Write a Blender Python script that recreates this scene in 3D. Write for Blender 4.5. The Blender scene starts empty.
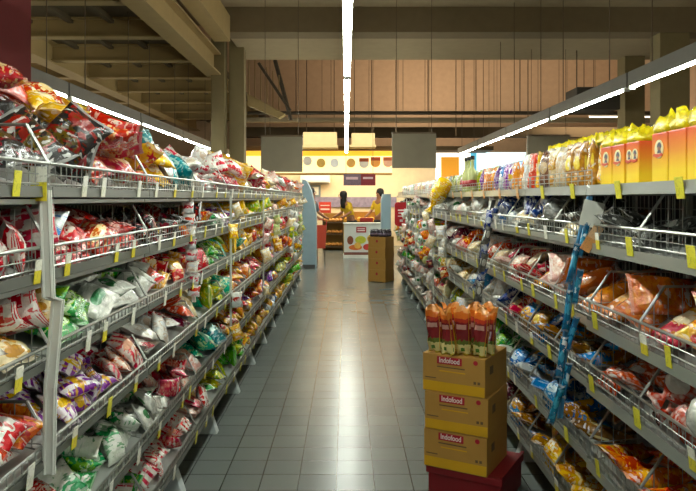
import bpy, bmesh, math, random
from mathutils import Vector, Quaternion, Matrix, noise
# resting places of packets in a basket: shape, variant, position and turn in thousandths
HEAPS = {
 'P1': [0,2,119,-325,-21,718,-135,-93,676,0,0,96,-97,-24,980,9,-182,-82,0,2,149,100,-13,639,91,-30,-763,0,1,110,284,-10,721,-277,-239,589,0,1,304,-314,30,722,182,-189,-640,0,2,261,-104,14,313,-166,-106,929,0,2,285,119,18,713,-135,-105,680,0,1,241,325,14,770,12,8,-638,0,2,89,-223,14,862,-116,-248,426,0,2,62,-89,32,875,-165,-101,-444,0,2,36,217,1,638,-458,-369,496,0,2,56,348,15,748,-517,-342,238,0,1,229,-342,50,980,-48,-193,-19,0,0,228,-168,39,531,330,-98,-775,0,0,72,112,6,416,333,-190,-825,0,0,302,338,55,704,-76,21,-706,0,2,59,-343,25,684,-16,-253,684,0,1,172,42,36,223,-797,-551,-103],
 'P2': [0,0,58,-297,-33,693,147,-127,-694,0,1,103,-123,-16,935,195,-170,-244,0,0,120,86,-12,347,-209,-111,908,0,0,81,323,-22,561,-150,-194,790,0,1,303,-319,30,720,201,-219,-627,0,0,241,-144,9,830,32,-157,-534,0,2,252,152,10,896,-106,-95,420,0,1,213,322,9,863,165,-155,-451,0,1,98,-331,35,944,327,49,0,0,0,81,-162,22,582,174,-61,-792,0,2,57,33,-5,638,312,-2,-704,0,1,78,207,20,308,62,119,-942,0,0,222,-297,32,702,318,-197,-607,0,0,257,-32,28,909,-120,-157,-367,0,1,301,95,57,701,90,-55,705,0,0,235,268,59,958,218,-184,-40,0,1,86,-404,46,789,603,86,-75],
 'P3': [0,2,99,-313,-23,991,32,-124,-46,0,2,103,-94,-7,973,24,60,222,0,2,98,82,-21,684,95,-149,-708,0,1,106,272,-16,61,-115,107,986,0,1,255,-341,17,705,-182,-115,676,0,2,291,-146,19,664,76,-18,-743,0,2,269,167,16,994,28,-98,-49,0,1,265,333,20,680,-17,10,733,0,0,60,-337,20,689,165,-41,-705,0,2,156,-159,20,649,47,171,-740,0,0,138,109,33,750,-43,-75,-655,0,1,91,369,8,987,91,-130,10,0,1,256,-304,73,584,-249,-165,755,0,1,260,-164,74,960,243,-142,9,0,1,289,53,37,791,-2,-230,567,0,1,305,340,73,704,52,-106,-701,0,1,136,-371,67,970,-131,202,25,0,1,30,136,16,484,509,-300,-646,0,0,88,295,39,977,124,-176,6],
 'C1': [1,1,71,-224,7,685,-137,74,-712,1,1,99,118,23,671,62,-118,-730,1,0,77,311,-13,969,4,-238,57,1,2,270,-310,43,683,-194,-198,676,1,0,305,-115,50,925,1,-381,-3,1,0,265,121,35,685,174,-175,-685,1,1,260,297,38,993,-107,-51,27,1,1,95,-365,36,632,197,315,-680,1,1,164,-82,17,992,-102,-37,-65],
 'C2': [1,0,63,21,26,711,-171,-622,-279,1,1,78,186,5,728,-104,57,-675,1,0,102,351,-9,699,119,-156,-688,1,0,126,-308,12,851,-233,-163,441,1,1,295,-163,55,671,236,-286,-643,1,1,293,15,52,28,-186,-178,966,1,1,264,229,52,902,-30,-430,-13,1,0,148,-195,61,880,-261,-338,-207,1,0,149,-48,30,194,-231,887,-349,1,2,138,222,73,993,11,114,-25],
 'C3': [1,1,132,-135,10,598,-229,-103,761,1,1,51,-80,50,919,-185,-298,-182,1,2,79,193,7,668,238,-256,-657,1,1,96,352,5,663,221,-250,-669,1,1,301,-302,60,902,-26,-430,-17,1,1,288,-51,49,954,192,-203,-112,1,1,179,101,32,877,-33,-404,-258,1,2,246,299,30,810,-79,-214,540,1,0,106,-312,-8,709,119,-157,-677,1,0,43,83,64,759,179,-117,-614],
 'S1': [2,0,102,-338,-28,755,73,-156,-632,2,0,125,-138,-13,867,-199,-119,442,2,2,124,72,-21,876,102,-86,-464,2,2,85,338,-32,973,-82,-75,203,2,2,249,-338,6,753,-130,-63,642,2,1,263,-121,18,695,125,-150,-692,2,1,261,66,21,569,17,-251,-783,2,2,247,337,6,844,70,-38,-530,2,0,104,-234,-27,711,63,-152,-683,2,1,100,-25,-13,537,83,-265,797,2,1,68,134,-19,631,-312,164,691,2,1,64,303,19,683,268,-134,-666,2,0,230,-226,8,977,-111,-151,-98,2,2,255,-24,8,709,98,-22,-698,2,2,293,143,28,657,-135,-296,-681,2,1,256,258,26,849,269,186,-415,2,0,112,-272,22,357,151,-3,-922,2,1,127,-86,26,725,-79,-288,-621,2,2,83,178,5,839,-354,143,388,2,2,72,394,0,604,-41,-369,-705,2,2,292,-266,49,534,-177,86,-822,2,0,230,-93,47,716,28,-269,-644,2,1,309,217,49,568,-277,-685,-362,2,0,203,398,23,478,-355,-705,-385,2,2,64,-344,26,762,369,136,-514,2,0,116,232,16,875,-466,-135,7,2,0,232,-388,41,911,384,-131,75,2,2,188,-26,58,915,-282,-153,-245,2,2,197,184,35,245,-216,-928,-177,2,2,323,362,50,892,-11,451,21,2,0,108,-401,2,440,391,-406,699,2,1,46,-182,-5,364,749,472,289],
 'S2': [2,1,116,-367,-11,36,-330,91,939,2,2,57,-80,-38,995,-27,-51,-79,2,0,98,84,-24,908,-85,-192,363,2,1,111,318,-15,611,207,-222,-731,2,2,296,-348,20,710,132,-114,-682,2,2,269,-111,11,746,-143,-82,646,2,2,269,167,11,819,-118,-64,558,2,2,293,366,19,755,133,-102,-634,2,1,56,-282,-15,699,-96,-402,583,2,0,64,-197,-22,817,82,-395,411,2,0,52,163,-27,891,-53,-396,-218,2,2,48,262,-18,672,-209,-283,652,2,0,199,-363,-2,964,14,-264,10,2,0,256,-12,15,719,-48,-215,659,2,0,250,81,12,555,259,52,-789,2,2,186,270,-9,276,-175,-52,944,2,0,43,-376,-16,654,267,-279,-650,2,1,129,-82,-3,946,-123,250,168,2,1,39,188,27,959,-40,-181,-214,2,2,290,-282,40,747,-196,-243,-587,2,0,184,-10,15,821,33,-560,106,2,2,299,129,62,708,-83,-5,-702,2,1,306,247,30,984,-152,47,83,2,0,44,-310,34,618,-348,-195,678,2,1,128,-5,40,897,-139,-378,183,2,0,38,41,-13,242,740,189,-599,2,0,116,394,-3,250,-633,-553,-479,2,2,285,-207,32,505,-228,-277,-785,2,2,185,-203,8,63,-960,-225,154],
 'T1': [3,2,124,-371,1,619,126,12,-775,3,2,144,-59,22,688,-77,-341,-636,3,0,81,121,-2,876,-134,-429,-174,3,1,106,316,1,720,-70,-211,-657,3,0,266,-320,39,294,246,6,-923,3,1,305,-165,52,104,555,128,-815,3,1,291,86,42,936,-120,-268,-192,3,1,278,323,40,970,-30,-241,-25,3,0,104,-185,10,426,-505,-692,-291,3,0,177,192,68,844,-166,138,491,3,2,69,377,67,751,-337,185,537],
 'T2': [3,1,112,-360,0,751,-199,-96,622,3,1,57,-108,-11,81,61,-73,992,3,1,113,73,8,744,301,268,-533,3,1,80,228,-3,155,412,134,-888,3,1,280,-272,39,936,-143,-156,282,3,0,296,-47,47,861,-38,-461,211,3,2,269,144,42,795,-105,-281,527,3,1,278,314,41,876,-65,-434,200,3,2,106,-259,26,621,-603,280,416,3,1,153,-139,43,514,-44,97,851,3,0,109,376,7,472,-643,525,297],
 'L1': [4,2,39,-303,-33,971,-32,-238,-9,4,0,111,-69,-3,874,194,347,-280,4,1,92,349,-9,786,275,470,-294,4,1,212,-369,18,645,145,-106,-743,4,2,242,-77,19,513,-356,102,774,4,0,72,90,-28,117,-27,-41,-992,4,1,180,226,10,405,573,205,-682,4,2,140,142,22,203,-832,-509,-88,4,1,36,249,48,344,401,507,-681,4,2,135,-314,45,375,-25,-167,-912,4,2,234,-4,65,712,-255,-184,-628],
 'L2': [4,1,133,-350,7,490,107,-261,-825,4,2,38,-84,-20,943,-66,-325,-3,4,0,161,72,-3,669,269,96,-687,4,2,100,292,4,893,97,-20,439,4,2,271,-280,18,970,-69,-58,225,4,2,137,-202,2,342,236,-103,-904,4,1,160,159,11,705,336,60,-621,4,0,205,333,7,516,291,55,-804,4,1,153,-35,9,301,199,137,-923,4,0,39,-305,2,25,114,-197,-973],
 'hP': [0,1,152,-117,-8,663,165,-244,-688,0,0,51,54,-1,968,45,230,-94,0,1,282,-84,14,551,145,-128,-812,0,1,284,85,28,939,127,-280,-151,0,2,59,-111,-27,659,207,-221,-689,0,1,148,119,18,677,-61,200,-706,0,2,274,-138,63,998,-16,-62,-18,0,0,225,28,51,829,-195,-164,498,0,0,37,-116,28,636,310,-307,-637,0,0,121,-6,58,571,241,17,-785],
 'hC': [1,2,118,-65,34,779,354,54,-514,1,1,106,125,0,683,163,-199,-683,1,1,299,-67,42,957,194,-209,-48,1,0,275,98,35,21,131,159,-978,1,2,112,-148,74,585,308,323,-677],
 'hT': [3,0,68,-53,-11,54,286,87,-953,3,0,118,145,0,707,-2,-264,656,3,1,252,-51,25,594,10,-71,-802,3,2,293,109,58,174,-96,-299,933,3,0,72,-118,73,871,327,3,-368,3,0,78,91,72,689,-21,-412,595,3,0,253,-135,94,769,-2,-82,-634],
 'hL': [4,1,109,-153,13,738,-68,-11,671,4,0,72,-50,0,141,746,-643,-97,4,0,229,-45,20,967,100,-195,126,4,1,272,106,36,424,-217,-234,848,4,1,95,114,-7,838,-31,76,-539],
 'hS': [2,1,115,-124,-16,927,57,-308,-204,2,2,72,157,-37,715,-107,-68,688,2,0,297,-90,7,685,89,-127,-712,2,1,266,143,15,948,204,-242,25,2,0,52,-107,-15,584,251,-291,-716,2,1,63,81,-22,937,307,-70,149,2,0,189,-56,-13,914,3,-210,-347,2,1,179,107,-5,108,53,178,-977,2,0,76,1,-26,659,88,-113,738,2,0,179,-164,20,660,0,257,-705,2,1,247,29,17,734,14,-3,-679,2,0,114,28,23,583,167,13,795,2,1,276,-164,33,630,170,306,-693,2,0,332,95,41,878,13,478,-13],
 'top1': [1,0,117,-353,38,706,-188,-25,682,1,0,104,-135,27,242,184,-135,-943,1,0,116,58,33,756,-76,-84,645,1,0,110,238,44,865,-222,-253,372,1,2,296,-195,113,936,168,-203,-231,1,0,345,-12,128,898,-6,-330,291,1,2,382,190,148,911,-16,-399,106,1,0,260,341,104,700,-230,-262,623,1,1,365,-347,163,670,431,-93,-597,1,2,201,-121,148,536,93,-284,-790,1,0,273,134,150,753,287,-241,-541,1,1,219,268,192,677,333,-154,-638,1,0,45,377,81,769,-585,-35,-254,1,2,217,-362,152,491,661,-508,-252,1,2,145,-230,140,710,435,-457,312,1,0,216,21,180,756,-119,-165,622,1,0,73,166,140,882,-117,-293,349],
 'top2': [1,2,71,-272,14,984,62,-168,-10,1,1,127,-92,48,573,176,-321,-733,1,0,98,54,25,707,0,-262,-657,1,1,90,176,54,593,-217,-647,-427,1,2,320,-284,101,711,141,-70,-686,1,0,304,-90,96,955,3,-298,3,1,0,318,100,101,743,83,-222,-626,1,1,284,265,98,584,-266,-124,757,1,1,85,-292,118,766,177,145,-601,1,2,43,45,112,786,43,6,-617,1,2,36,235,84,810,-493,-280,-146,1,0,252,-204,155,537,238,-242,-773,1,2,360,-17,200,965,-63,-216,135,1,0,225,173,149,905,96,-414,4,1,2,246,362,127,547,118,-427,-710,1,1,127,-381,165,533,221,-465,672,1,1,57,-143,129,777,133,2,-615,1,0,165,33,169,922,104,69,365,1,1,92,361,63,707,-444,-29,549,1,2,305,-372,157,608,326,280,-667,1,2,278,-95,239,844,-111,-254,460],
 'top3': [0,1,127,-312,23,792,235,-255,-503,0,0,59,-75,-9,703,-68,-172,687,0,1,86,107,7,561,-42,32,826,0,0,93,327,6,603,211,-111,-761,0,1,326,-322,94,169,202,-111,-958,0,0,361,-109,101,657,116,-177,-724,0,0,276,143,70,453,149,-148,-867,0,2,271,339,67,716,103,-73,-687,0,2,53,-330,10,522,-313,-340,717,0,0,134,-144,37,997,21,12,76,0,2,157,70,64,840,193,8,-507,0,2,108,203,46,464,-9,33,-885,0,0,360,-220,153,923,-75,-274,259,0,0,272,-76,82,656,278,-285,-641,0,0,316,84,118,108,124,-60,985,0,0,154,307,79,876,-65,-95,-469,0,2,79,-78,68,362,-44,-156,-918,0,2,246,-195,121,142,-310,49,939,0,2,212,-68,117,665,-202,-104,711,0,2,360,12,150,995,65,70,18,0,2,384,319,109,731,76,-46,-676,0,2,249,-341,111,642,240,-299,-664,0,1,119,-117,127,713,41,-36,-699,0,1,389,146,149,672,-207,-87,-706,0,2,281,278,136,282,-89,104,950,0,2,96,-326,106,179,-823,540,-5,0,0,166,-257,110,255,-292,-119,914,0,2,395,-44,181,706,62,265,-654,0,0,300,386,139,43,-116,344,931],
 'top4': [1,1,121,-242,47,681,271,-312,-605,1,2,135,-59,42,923,-17,-384,31,1,2,95,142,18,679,-191,-128,697,0,2,62,340,-9,701,100,-66,-703,1,1,317,-326,115,677,263,-287,-625,1,0,352,-147,114,953,1,-297,54,0,0,284,115,73,857,158,-184,-455,0,1,287,325,79,297,-235,-137,915,1,2,89,-366,65,686,420,11,-595,0,1,50,-119,40,142,558,-59,-815,0,0,59,151,84,943,54,-180,-276,1,1,89,350,71,647,-20,195,-737,0,0,239,-201,86,900,-7,-436,-9,0,2,264,-51,94,909,-253,-304,135,0,0,391,159,124,705,-49,-13,-707,0,1,227,346,113,700,273,-71,-656,0,0,46,20,57,33,-521,-227,822,1,1,230,-349,157,571,480,-437,-503,0,2,178,-103,143,554,-4,-151,-819,1,2,216,96,139,966,130,-35,218,1,0,161,248,115,863,106,-186,458],
}
DROP = [4, 1, 1, 1, 1, 1, 4, 1, 7, 2, 1, 1, 14, 3, 5, 3, 2, 3, 1, 6, 2, 5, 2, 16, 1, 17, 4, 4, 11, 1, 6, 1, 7, 2, 6, 3, 5, 3, 6, 2, 1, 1, 11, 1, 1, 2, 4, 1, 4, 1, 1, 3, 6, 2, 3, 5, 2, 1, 1, 2, 2, 26, 1, 2, 4, 4, 4, 3, 8, 1, 1, 1, 1, 1, 15, 1, 8, 1, 1, 4, 4, 3, 5, 3, 6, 1, 6, 1, 9, 2, 7, 1, 1, 1, 7, 1, 4, 1, 1, 2, 11, 2, 5, 4, 4, 4, 2, 4, 2, 1, 3, 4, 2, 1, 1, 3, 3, 1, 1, 2, 15, 1, 2, 1, 1, 1, 10, 1, 6, 3, 10, 1, 4, 1, 1, 4, 4, 4, 7, 2, 1, 1, 1, 1, 20, 3, 3, 1, 1, 1, 1, 4, 5, 1, 1, 1, 6, 2, 1, 1, 7, 1, 3, 1, 1, 2, 4, 2, 4, 3, 4, 1, 2, 5, 2, 4, 4, 1, 7, 1, 3, 1, 2, 4, 1, 1, 1, 1, 1, 6, 4, 4, 6, 1, 5, 3, 1, 5, 3, 5, 3, 4, 2, 2, 1, 1, 2, 2, 2, 4, 4, 4, 2, 3, 3, 2, 1, 2, 8, 3, 7, 1, 2, 1, 6, 3, 1, 1, 4, 4, 3, 1, 3, 4, 1, 2, 1, 4, 1, 5, 1, 2, 1, 2, 1, 2, 2, 4, 1, 1, 4, 2, 1, 1, 2, 3, 3, 4, 6, 4, 1, 1, 4, 4, 7, 2, 1, 1, 1, 1, 1, 1, 3, 1, 4, 2, 1, 2, 6, 4, 1, 3, 2, 5, 5, 4, 1, 1, 4, 4, 4, 1, 2, 5, 2, 4, 2, 1, 1, 1, 4, 2, 1, 2, 6, 5, 1, 4, 2, 4, 1, 1, 4, 2, 1, 1, 3, 1, 1, 2, 2, 1, 2, 3, 2, 4, 1, 1, 1, 10, 5, 2, 1, 4, 1, 5, 4, 2, 1, 2, 5, 1, 1, 5, 2, 1, 2, 2, 1, 1, 3, 3, 1, 5, 1, 7, 1, 8, 1, 3, 3, 2, 1, 2, 1, 1, 5, 4, 1, 1, 1, 1, 3, 3, 1, 1, 1, 2, 2, 4, 3, 1, 1, 7, 1, 1, 2, 8, 4, 1, 4, 2, 1, 1, 2, 2, 1, 1, 1, 4, 1, 1, 3, 4, 4, 1, 1, 8, 2, 2, 1, 1, 1, 2, 2, 1, 26, 1, 6, 1, 3, 3, 5, 20, 20, 1, 4, 1, 3, 1, 3, 1, 20, 2, 3, 2, 2, 2, 5, 1, 4, 1, 5, 1, 7, 1, 1, 1, 9, 1, 9, 2, 3, 1, 3, 1, 5, 1, 3, 1, 5, 2, 2, 1, 6, 1, 2, 1, 3, 1, 3, 2, 8, 1, 1, 1, 2, 1, 6, 2, 1, 1, 1, 2, 1, 3, 5, 1, 4, 1, 5, 2, 3, 2, 2, 1, 1, 1, 2, 4, 18, 1, 1, 1, 6, 3, 6, 4, 5, 1, 1, 2, 1, 1, 1, 1, 5, 1, 7, 4, 7, 3, 6, 4, 5, 1, 2, 2, 9, 1, 1, 1, 3, 5, 7, 4, 4, 1, 1, 2, 1, 2, 2, 1, 3, 2, 1, 1, 17, 1, 1, 2, 7, 5, 3, 1, 1, 7, 3, 1, 2, 1, 1, 1, 3, 3, 1, 2, 2, 1, 15, 3, 7, 4, 3, 1, 1, 1, 1, 3, 5, 1, 1, 2, 1, 2, 12, 1, 1, 7, 3, 2, 1, 1, 1, 1, 3, 2, 1, 1, 7, 2, 1, 1, 3, 2, 1, 1, 1, 4, 2, 1, 1, 7, 9, 1, 1, 1, 1, 1, 2, 1, 3, 2, 1, 1, 5, 1, 3, 4, 7, 3, 4, 1, 5, 2, 4, 1, 1, 2, 1, 1, 3, 4, 1, 6, 4, 5, 2, 1]

def pillow(w, h, t, seed=0, nu=12, nv=16, crimp=0.07, crink=1.0, side=0.55):
    """sealed packet: returns verts, faces, uvs(per vert). lies in XY, height along Y, thickness Z"""
    rnd = random.Random(seed); off = Vector((seed*7.3, seed*3.1, 0))
    V=[]; UV=[]; F=[]
    bend = rnd.uniform(-.10,.10)*h; tw = rnd.uniform(-.05,.05)
    def pt(i,j,s):
        u=i/nu; v=j/nv
        a=2*u-1; b=2*v-1
        bb=min(1,abs(b)/(1-crimp*1.6))
        e=max(0,1-abs(a)**2.6)**side*max(0,1-bb**2.4)**.62
        x=a*w/2*(1-.10*(1-bb**2)**1*(0.9)); y=b*h/2*(1-.05*(1-abs(a)**2))
        n=noise.noise(Vector((u*3.1,v*3.7,s*1.7))+off); n2=noise.noise(Vector((u*8,v*7,s*2.3+5))+off)
        z=s*(t/2*e*(1+.28*n)+t*.10*crink*n2*min(1,e*2.5))
        if bb>=.999:
            z+= s*.0007 + .004*math.sin(u*9+seed)*crink*(1 if b>0 else -1)
        z+=bend*(b*b-.35)+tw*a*b*t
        return (x,y,z)
    idx={}
    for s in (1,-1):
        for j in range(nv+1):
            for i in range(nu+1):
                if s==-1 and (i in(0,nu)):
                    idx[(s,i,j)]=idx[(1,i,j)]; continue
                idx[(s,i,j)]=len(V); V.append(pt(i,j,s)); UV.append((i/nu if s==1 else 1-i/nu, j/nv))
    for s in (1,-1):
        for j in range(nv):
            for i in range(nu):
                q=[idx[(s,i,j)],idx[(s,i+1,j)],idx[(s,i+1,j+1)],idx[(s,i,j+1)]]
                F.append(q if s==1 else q[::-1])
    for j in (0,nv):
        for i in range(nu):
            q=[idx[(1,i,j)],idx[(1,i+1,j)],idx[(-1,i+1,j)],idx[(-1,i,j)]]
            q=[k for n,k in enumerate(q) if k not in q[:n]]
            if len(q)>2: F.append(q[::-1] if j==0 else q)
    return V,F,UV
def tied(w, h, t, seed=0, nu=18, nv=16):
    """soft bag gathered and tied near the top; height along Y"""
    off=Vector((seed*5.1,seed*2.7,1)); V=[];UV=[];F=[]
    prof=[(0,.0),(.02,.62),(.08,.88),(.2,.98),(.35,1),(.5,.95),(.62,.8),(.7,.55),(.76,.3),(.80,.17),(.83,.16),(.87,.26),(.93,.42),(1.0,.55)]
    for j,(v,r) in enumerate(prof):
        for i in range(nu):
            a=2*math.pi*i/nu
            n=noise.noise(Vector((math.cos(a)*1.4,math.sin(a)*1.4,v*4))+off)
            pl=1+.20*n+ (.18*math.sin(a*6+seed) if v>.68 else .03*math.sin(a*9))
            fl=1 if v<.7 else .8
            V.append((math.cos(a)*r*w/2*pl,(v-.5)*h+.01*n,math.sin(a)*r*t/2*pl*fl)); UV.append((abs(2*(i/nu)-1),v))
    m=len(prof)
    for j in range(m-1):
        for i in range(nu):
            k=(i+1)%nu
            F.append([j*nu+i,j*nu+k,(j+1)*nu+k,(j+1)*nu+i][::-1])
    F.append([(m-1)*nu+i for i in range(nu)][::-1])
    F.append(list(range(nu)))
    return V,F,UV
SHAPES={'P':lambda s:pillow(.185,.135,.05,s),'C':lambda s:pillow(.16,.225,.08,s,crimp=.06),
 'S':lambda s:pillow(.10,.14,.045,s,10,12),'T':lambda s:tied(.13,.21,.10,s),'L':lambda s:pillow(.09,.26,.06,s,10,16)}

SC = bpy.context.scene
COL = SC.collection
PI = math.pi
R = math.radians
rng = random.Random(11)
F, CX, CY, CAMH = 680.0, 346.0, 198.5, 1.5

def X(px, d): return (px - CX) / F * d
def Z(py, d): return CAMH + (CY - py) / F * d

# ------------------------------------------------------------------ helpers
def lin(c):
    if isinstance(c, str):
        c = tuple(int(c[i:i+2], 16) / 255 for i in (0, 2, 4))
    return tuple(((v / 12.92) if v <= .04045 else ((v + .055) / 1.055) ** 2.4) for v in c) + (1,)

class Nodes:
    def __init__(s, name):
        s.m = bpy.data.materials.new(name); s.m.use_nodes = True
        s.t = s.m.node_tree; s.b = s.t.nodes['Principled BSDF']
    def n(s, kind, **kw):
        nd = s.t.nodes.new('ShaderNode' + kind)
        for k, v in kw.items(): setattr(nd, k, v)
        return nd
    def link(s, a, b): s.t.links.new(a, b)
    def math(s, op, a, b=None, clamp=False):
        nd = s.n('Math', operation=op, use_clamp=clamp)
        for i, v in enumerate((a, b)):
            if v is None: continue
            if isinstance(v, (int, float)): nd.inputs[i].default_value = v
            else: s.link(v, nd.inputs[i])
        return nd.outputs[0]
    def mix(s, f, a, b):
        nd = s.n('Mix', data_type='RGBA')
        for sock, v in ((nd.inputs[0], f), (nd.inputs[6], a), (nd.inputs[7], b)):
            if isinstance(v, (int, float, tuple)): sock.default_value = v
            else: s.link(v, sock)
        return nd.outputs[2]
    def noise(s, vec, scale, detail=2.0):
        nd = s.n('TexNoise'); nd.inputs['Scale'].default_value = scale; nd.inputs['Detail'].default_value = detail
        if vec is not None: s.link(vec, nd.inputs['Vector'])
        return nd.outputs[0]
    def bump(s, h, strength, dist=.01):
        nd = s.n('Bump'); nd.inputs['Strength'].default_value = strength; nd.inputs['Distance'].default_value = dist
        s.link(h, nd.inputs['Height']); s.link(nd.outputs[0], s.b.inputs['Normal'])

def mat(name, col, rough=.5, metal=0, emit=0, var=.12, scale=6, coat=0, alpha=1, bump=0):
    N = Nodes(name); c = lin(col)
    tc = N.n('TexCoord')
    f = N.noise(tc.outputs['Object'], scale, 3)
    lo = tuple(v * (1 - var) for v in c[:3]) + (1,); hi = tuple(min(1, v * (1 + var)) for v in c[:3]) + (1,)
    N.link(N.mix(f, lo, hi), N.b.inputs['Base Color'])
    N.b.inputs['Roughness'].default_value = rough; N.b.inputs['Metallic'].default_value = metal
    N.b.inputs['Coat Weight'].default_value = coat; N.b.inputs['Alpha'].default_value = alpha
    if bump: N.bump(N.noise(tc.outputs['Object'], scale * 6, 2), bump)
    if emit:
        N.b.inputs['Emission Color'].default_value = c; N.b.inputs['Emission Strength'].default_value = emit
    return N.m

class MB:
    """collects shapes for one mesh"""
    def __init__(s): s.v = []; s.f = []; s.uv = None
    def add(s, V, Fc):
        o = len(s.v); s.v += [tuple(p) for p in V]; s.f += [[i + o for i in q] for q in Fc]; return s
    def box(s, x0, x1, y0, y1, z0, z1):
        V = [(x, y, z) for x in (x0, x1) for y in (y0, y1) for z in (z0, z1)]
        return s.add(V, [(0,1,3,2),(4,6,7,5),(0,4,5,1),(2,3,7,6),(0,2,6,4),(1,5,7,3)])
    def rod(s, a, b, r=.003, n=5):
        a, b = Vector(a), Vector(b); d = (b - a)
        if d.length < 1e-6: return s
        q = d.to_track_quat('Z', 'Y'); V = []
        for p in (a, b):
            for i in range(n):
                V.append(p + q @ Vector((math.cos(2*PI*i/n) * r, math.sin(2*PI*i/n) * r, 0)))
        Fc = [(i, (i+1) % n, n + (i+1) % n, n + i) for i in range(n)] + [tuple(range(n))[::-1], tuple(range(n, 2*n))]
        return s.add(V, Fc)
    def path(s, pts, r=.003, n=5):
        for a, b in zip(pts, pts[1:]): s.rod(a, b, r, n)
        return s
    def lathe(s, prof, n=16, c=(0,0,0)):
        V = []; m = len(prof)
        for r, z in prof:
            for i in range(n): V.append((c[0] + r*math.cos(2*PI*i/n), c[1] + r*math.sin(2*PI*i/n), c[2] + z))
        Fc = [(j*n+i, j*n+(i+1) % n, (j+1)*n+(i+1) % n, (j+1)*n+i) for j in range(m-1) for i in range(n)]
        return s.add(V, Fc + [tuple(range(n))[::-1], tuple(range((m-1)*n, m*n))])
    def prism(s, poly, axis, a, b):
        n = len(poly); V = []
        for t in (a, b):
            for p, q in poly:
                V.append({'x': (t, p, q), 'y': (p, t, q), 'z': (p, q, t)}[axis])
        return s.add(V, [tuple(range(n))[::-1], tuple(range(n, 2*n))] + [(i, (i+1) % n, n+(i+1) % n, n+i) for i in range(n)])
    def mesh(s, name, bevel=0, smooth=False):
        me = bpy.data.meshes.new(name); me.from_pydata(s.v, [], s.f)
        bm = bmesh.new(); bm.from_mesh(me)
        bmesh.ops.recalc_face_normals(bm, faces=bm.faces)
        if bevel: bmesh.ops.bevel(bm, geom=bm.edges[:], offset=bevel, segments=2, affect='EDGES', profile=.6)
        bm.to_mesh(me); bm.free()
        if smooth: me.polygons.foreach_set('use_smooth', [True] * len(me.polygons))
        return me

def obj(name, data, m=None, parent=None, loc=(0,0,0), rot=(0,0,0), bevel=0, smooth=False):
    if isinstance(data, MB): data = data.mesh(name, bevel, smooth)
    o = bpy.data.objects.new(name, data); COL.objects.link(o)
    o.location = loc; o.rotation_euler = rot
    if m is not None:
        if not data.materials: data.materials.append(m)
        if data.materials[0] != m:
            o.material_slots[0].link = 'OBJECT'; o.material_slots[0].material = m
    if parent: o.parent = parent
    return o
def tag(o, label, cat, group=None, kind=None):
    o['label'] = label; o['category'] = cat
    if group: o['group'] = group
    if kind: o['kind'] = kind
    return o
def thing(name, label, cat, loc=(0,0,0), rz=0, group=None):
    o = bpy.data.objects.new(name, None); COL.objects.link(o); o.location = loc; o.rotation_euler = (0,0,rz)
    return tag(o, label, cat, group)
def struct(name, mb, m, label=None, bevel=0):
    o = obj(name, mb, m, bevel=bevel); o['kind'] = 'structure'
    if label: o['label'] = label
    return o

ORD = ['nearest'] + [w + ' nearest' for w in 'second third fourth fifth sixth seventh eighth ninth tenth eleventh twelfth thirteenth fourteenth fifteenth sixteenth seventeenth eighteenth nineteenth twentieth'.split()]
ORD += [w + ' nearest' for w in ('twenty-first twenty-second twenty-third twenty-fourth twenty-fifth twenty-sixth twenty-seventh twenty-eighth twenty-ninth thirtieth '
        'thirty-first thirty-second thirty-third thirty-fourth thirty-fifth thirty-sixth').split()]
NTH = 'first second third fourth fifth sixth seventh eighth ninth tenth eleventh twelfth thirteenth fourteenth fifteenth sixteenth seventeenth eighteenth'.split()
SHELF = ['top', 'second', 'third', 'fourth', 'fifth', 'bottom']

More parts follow.
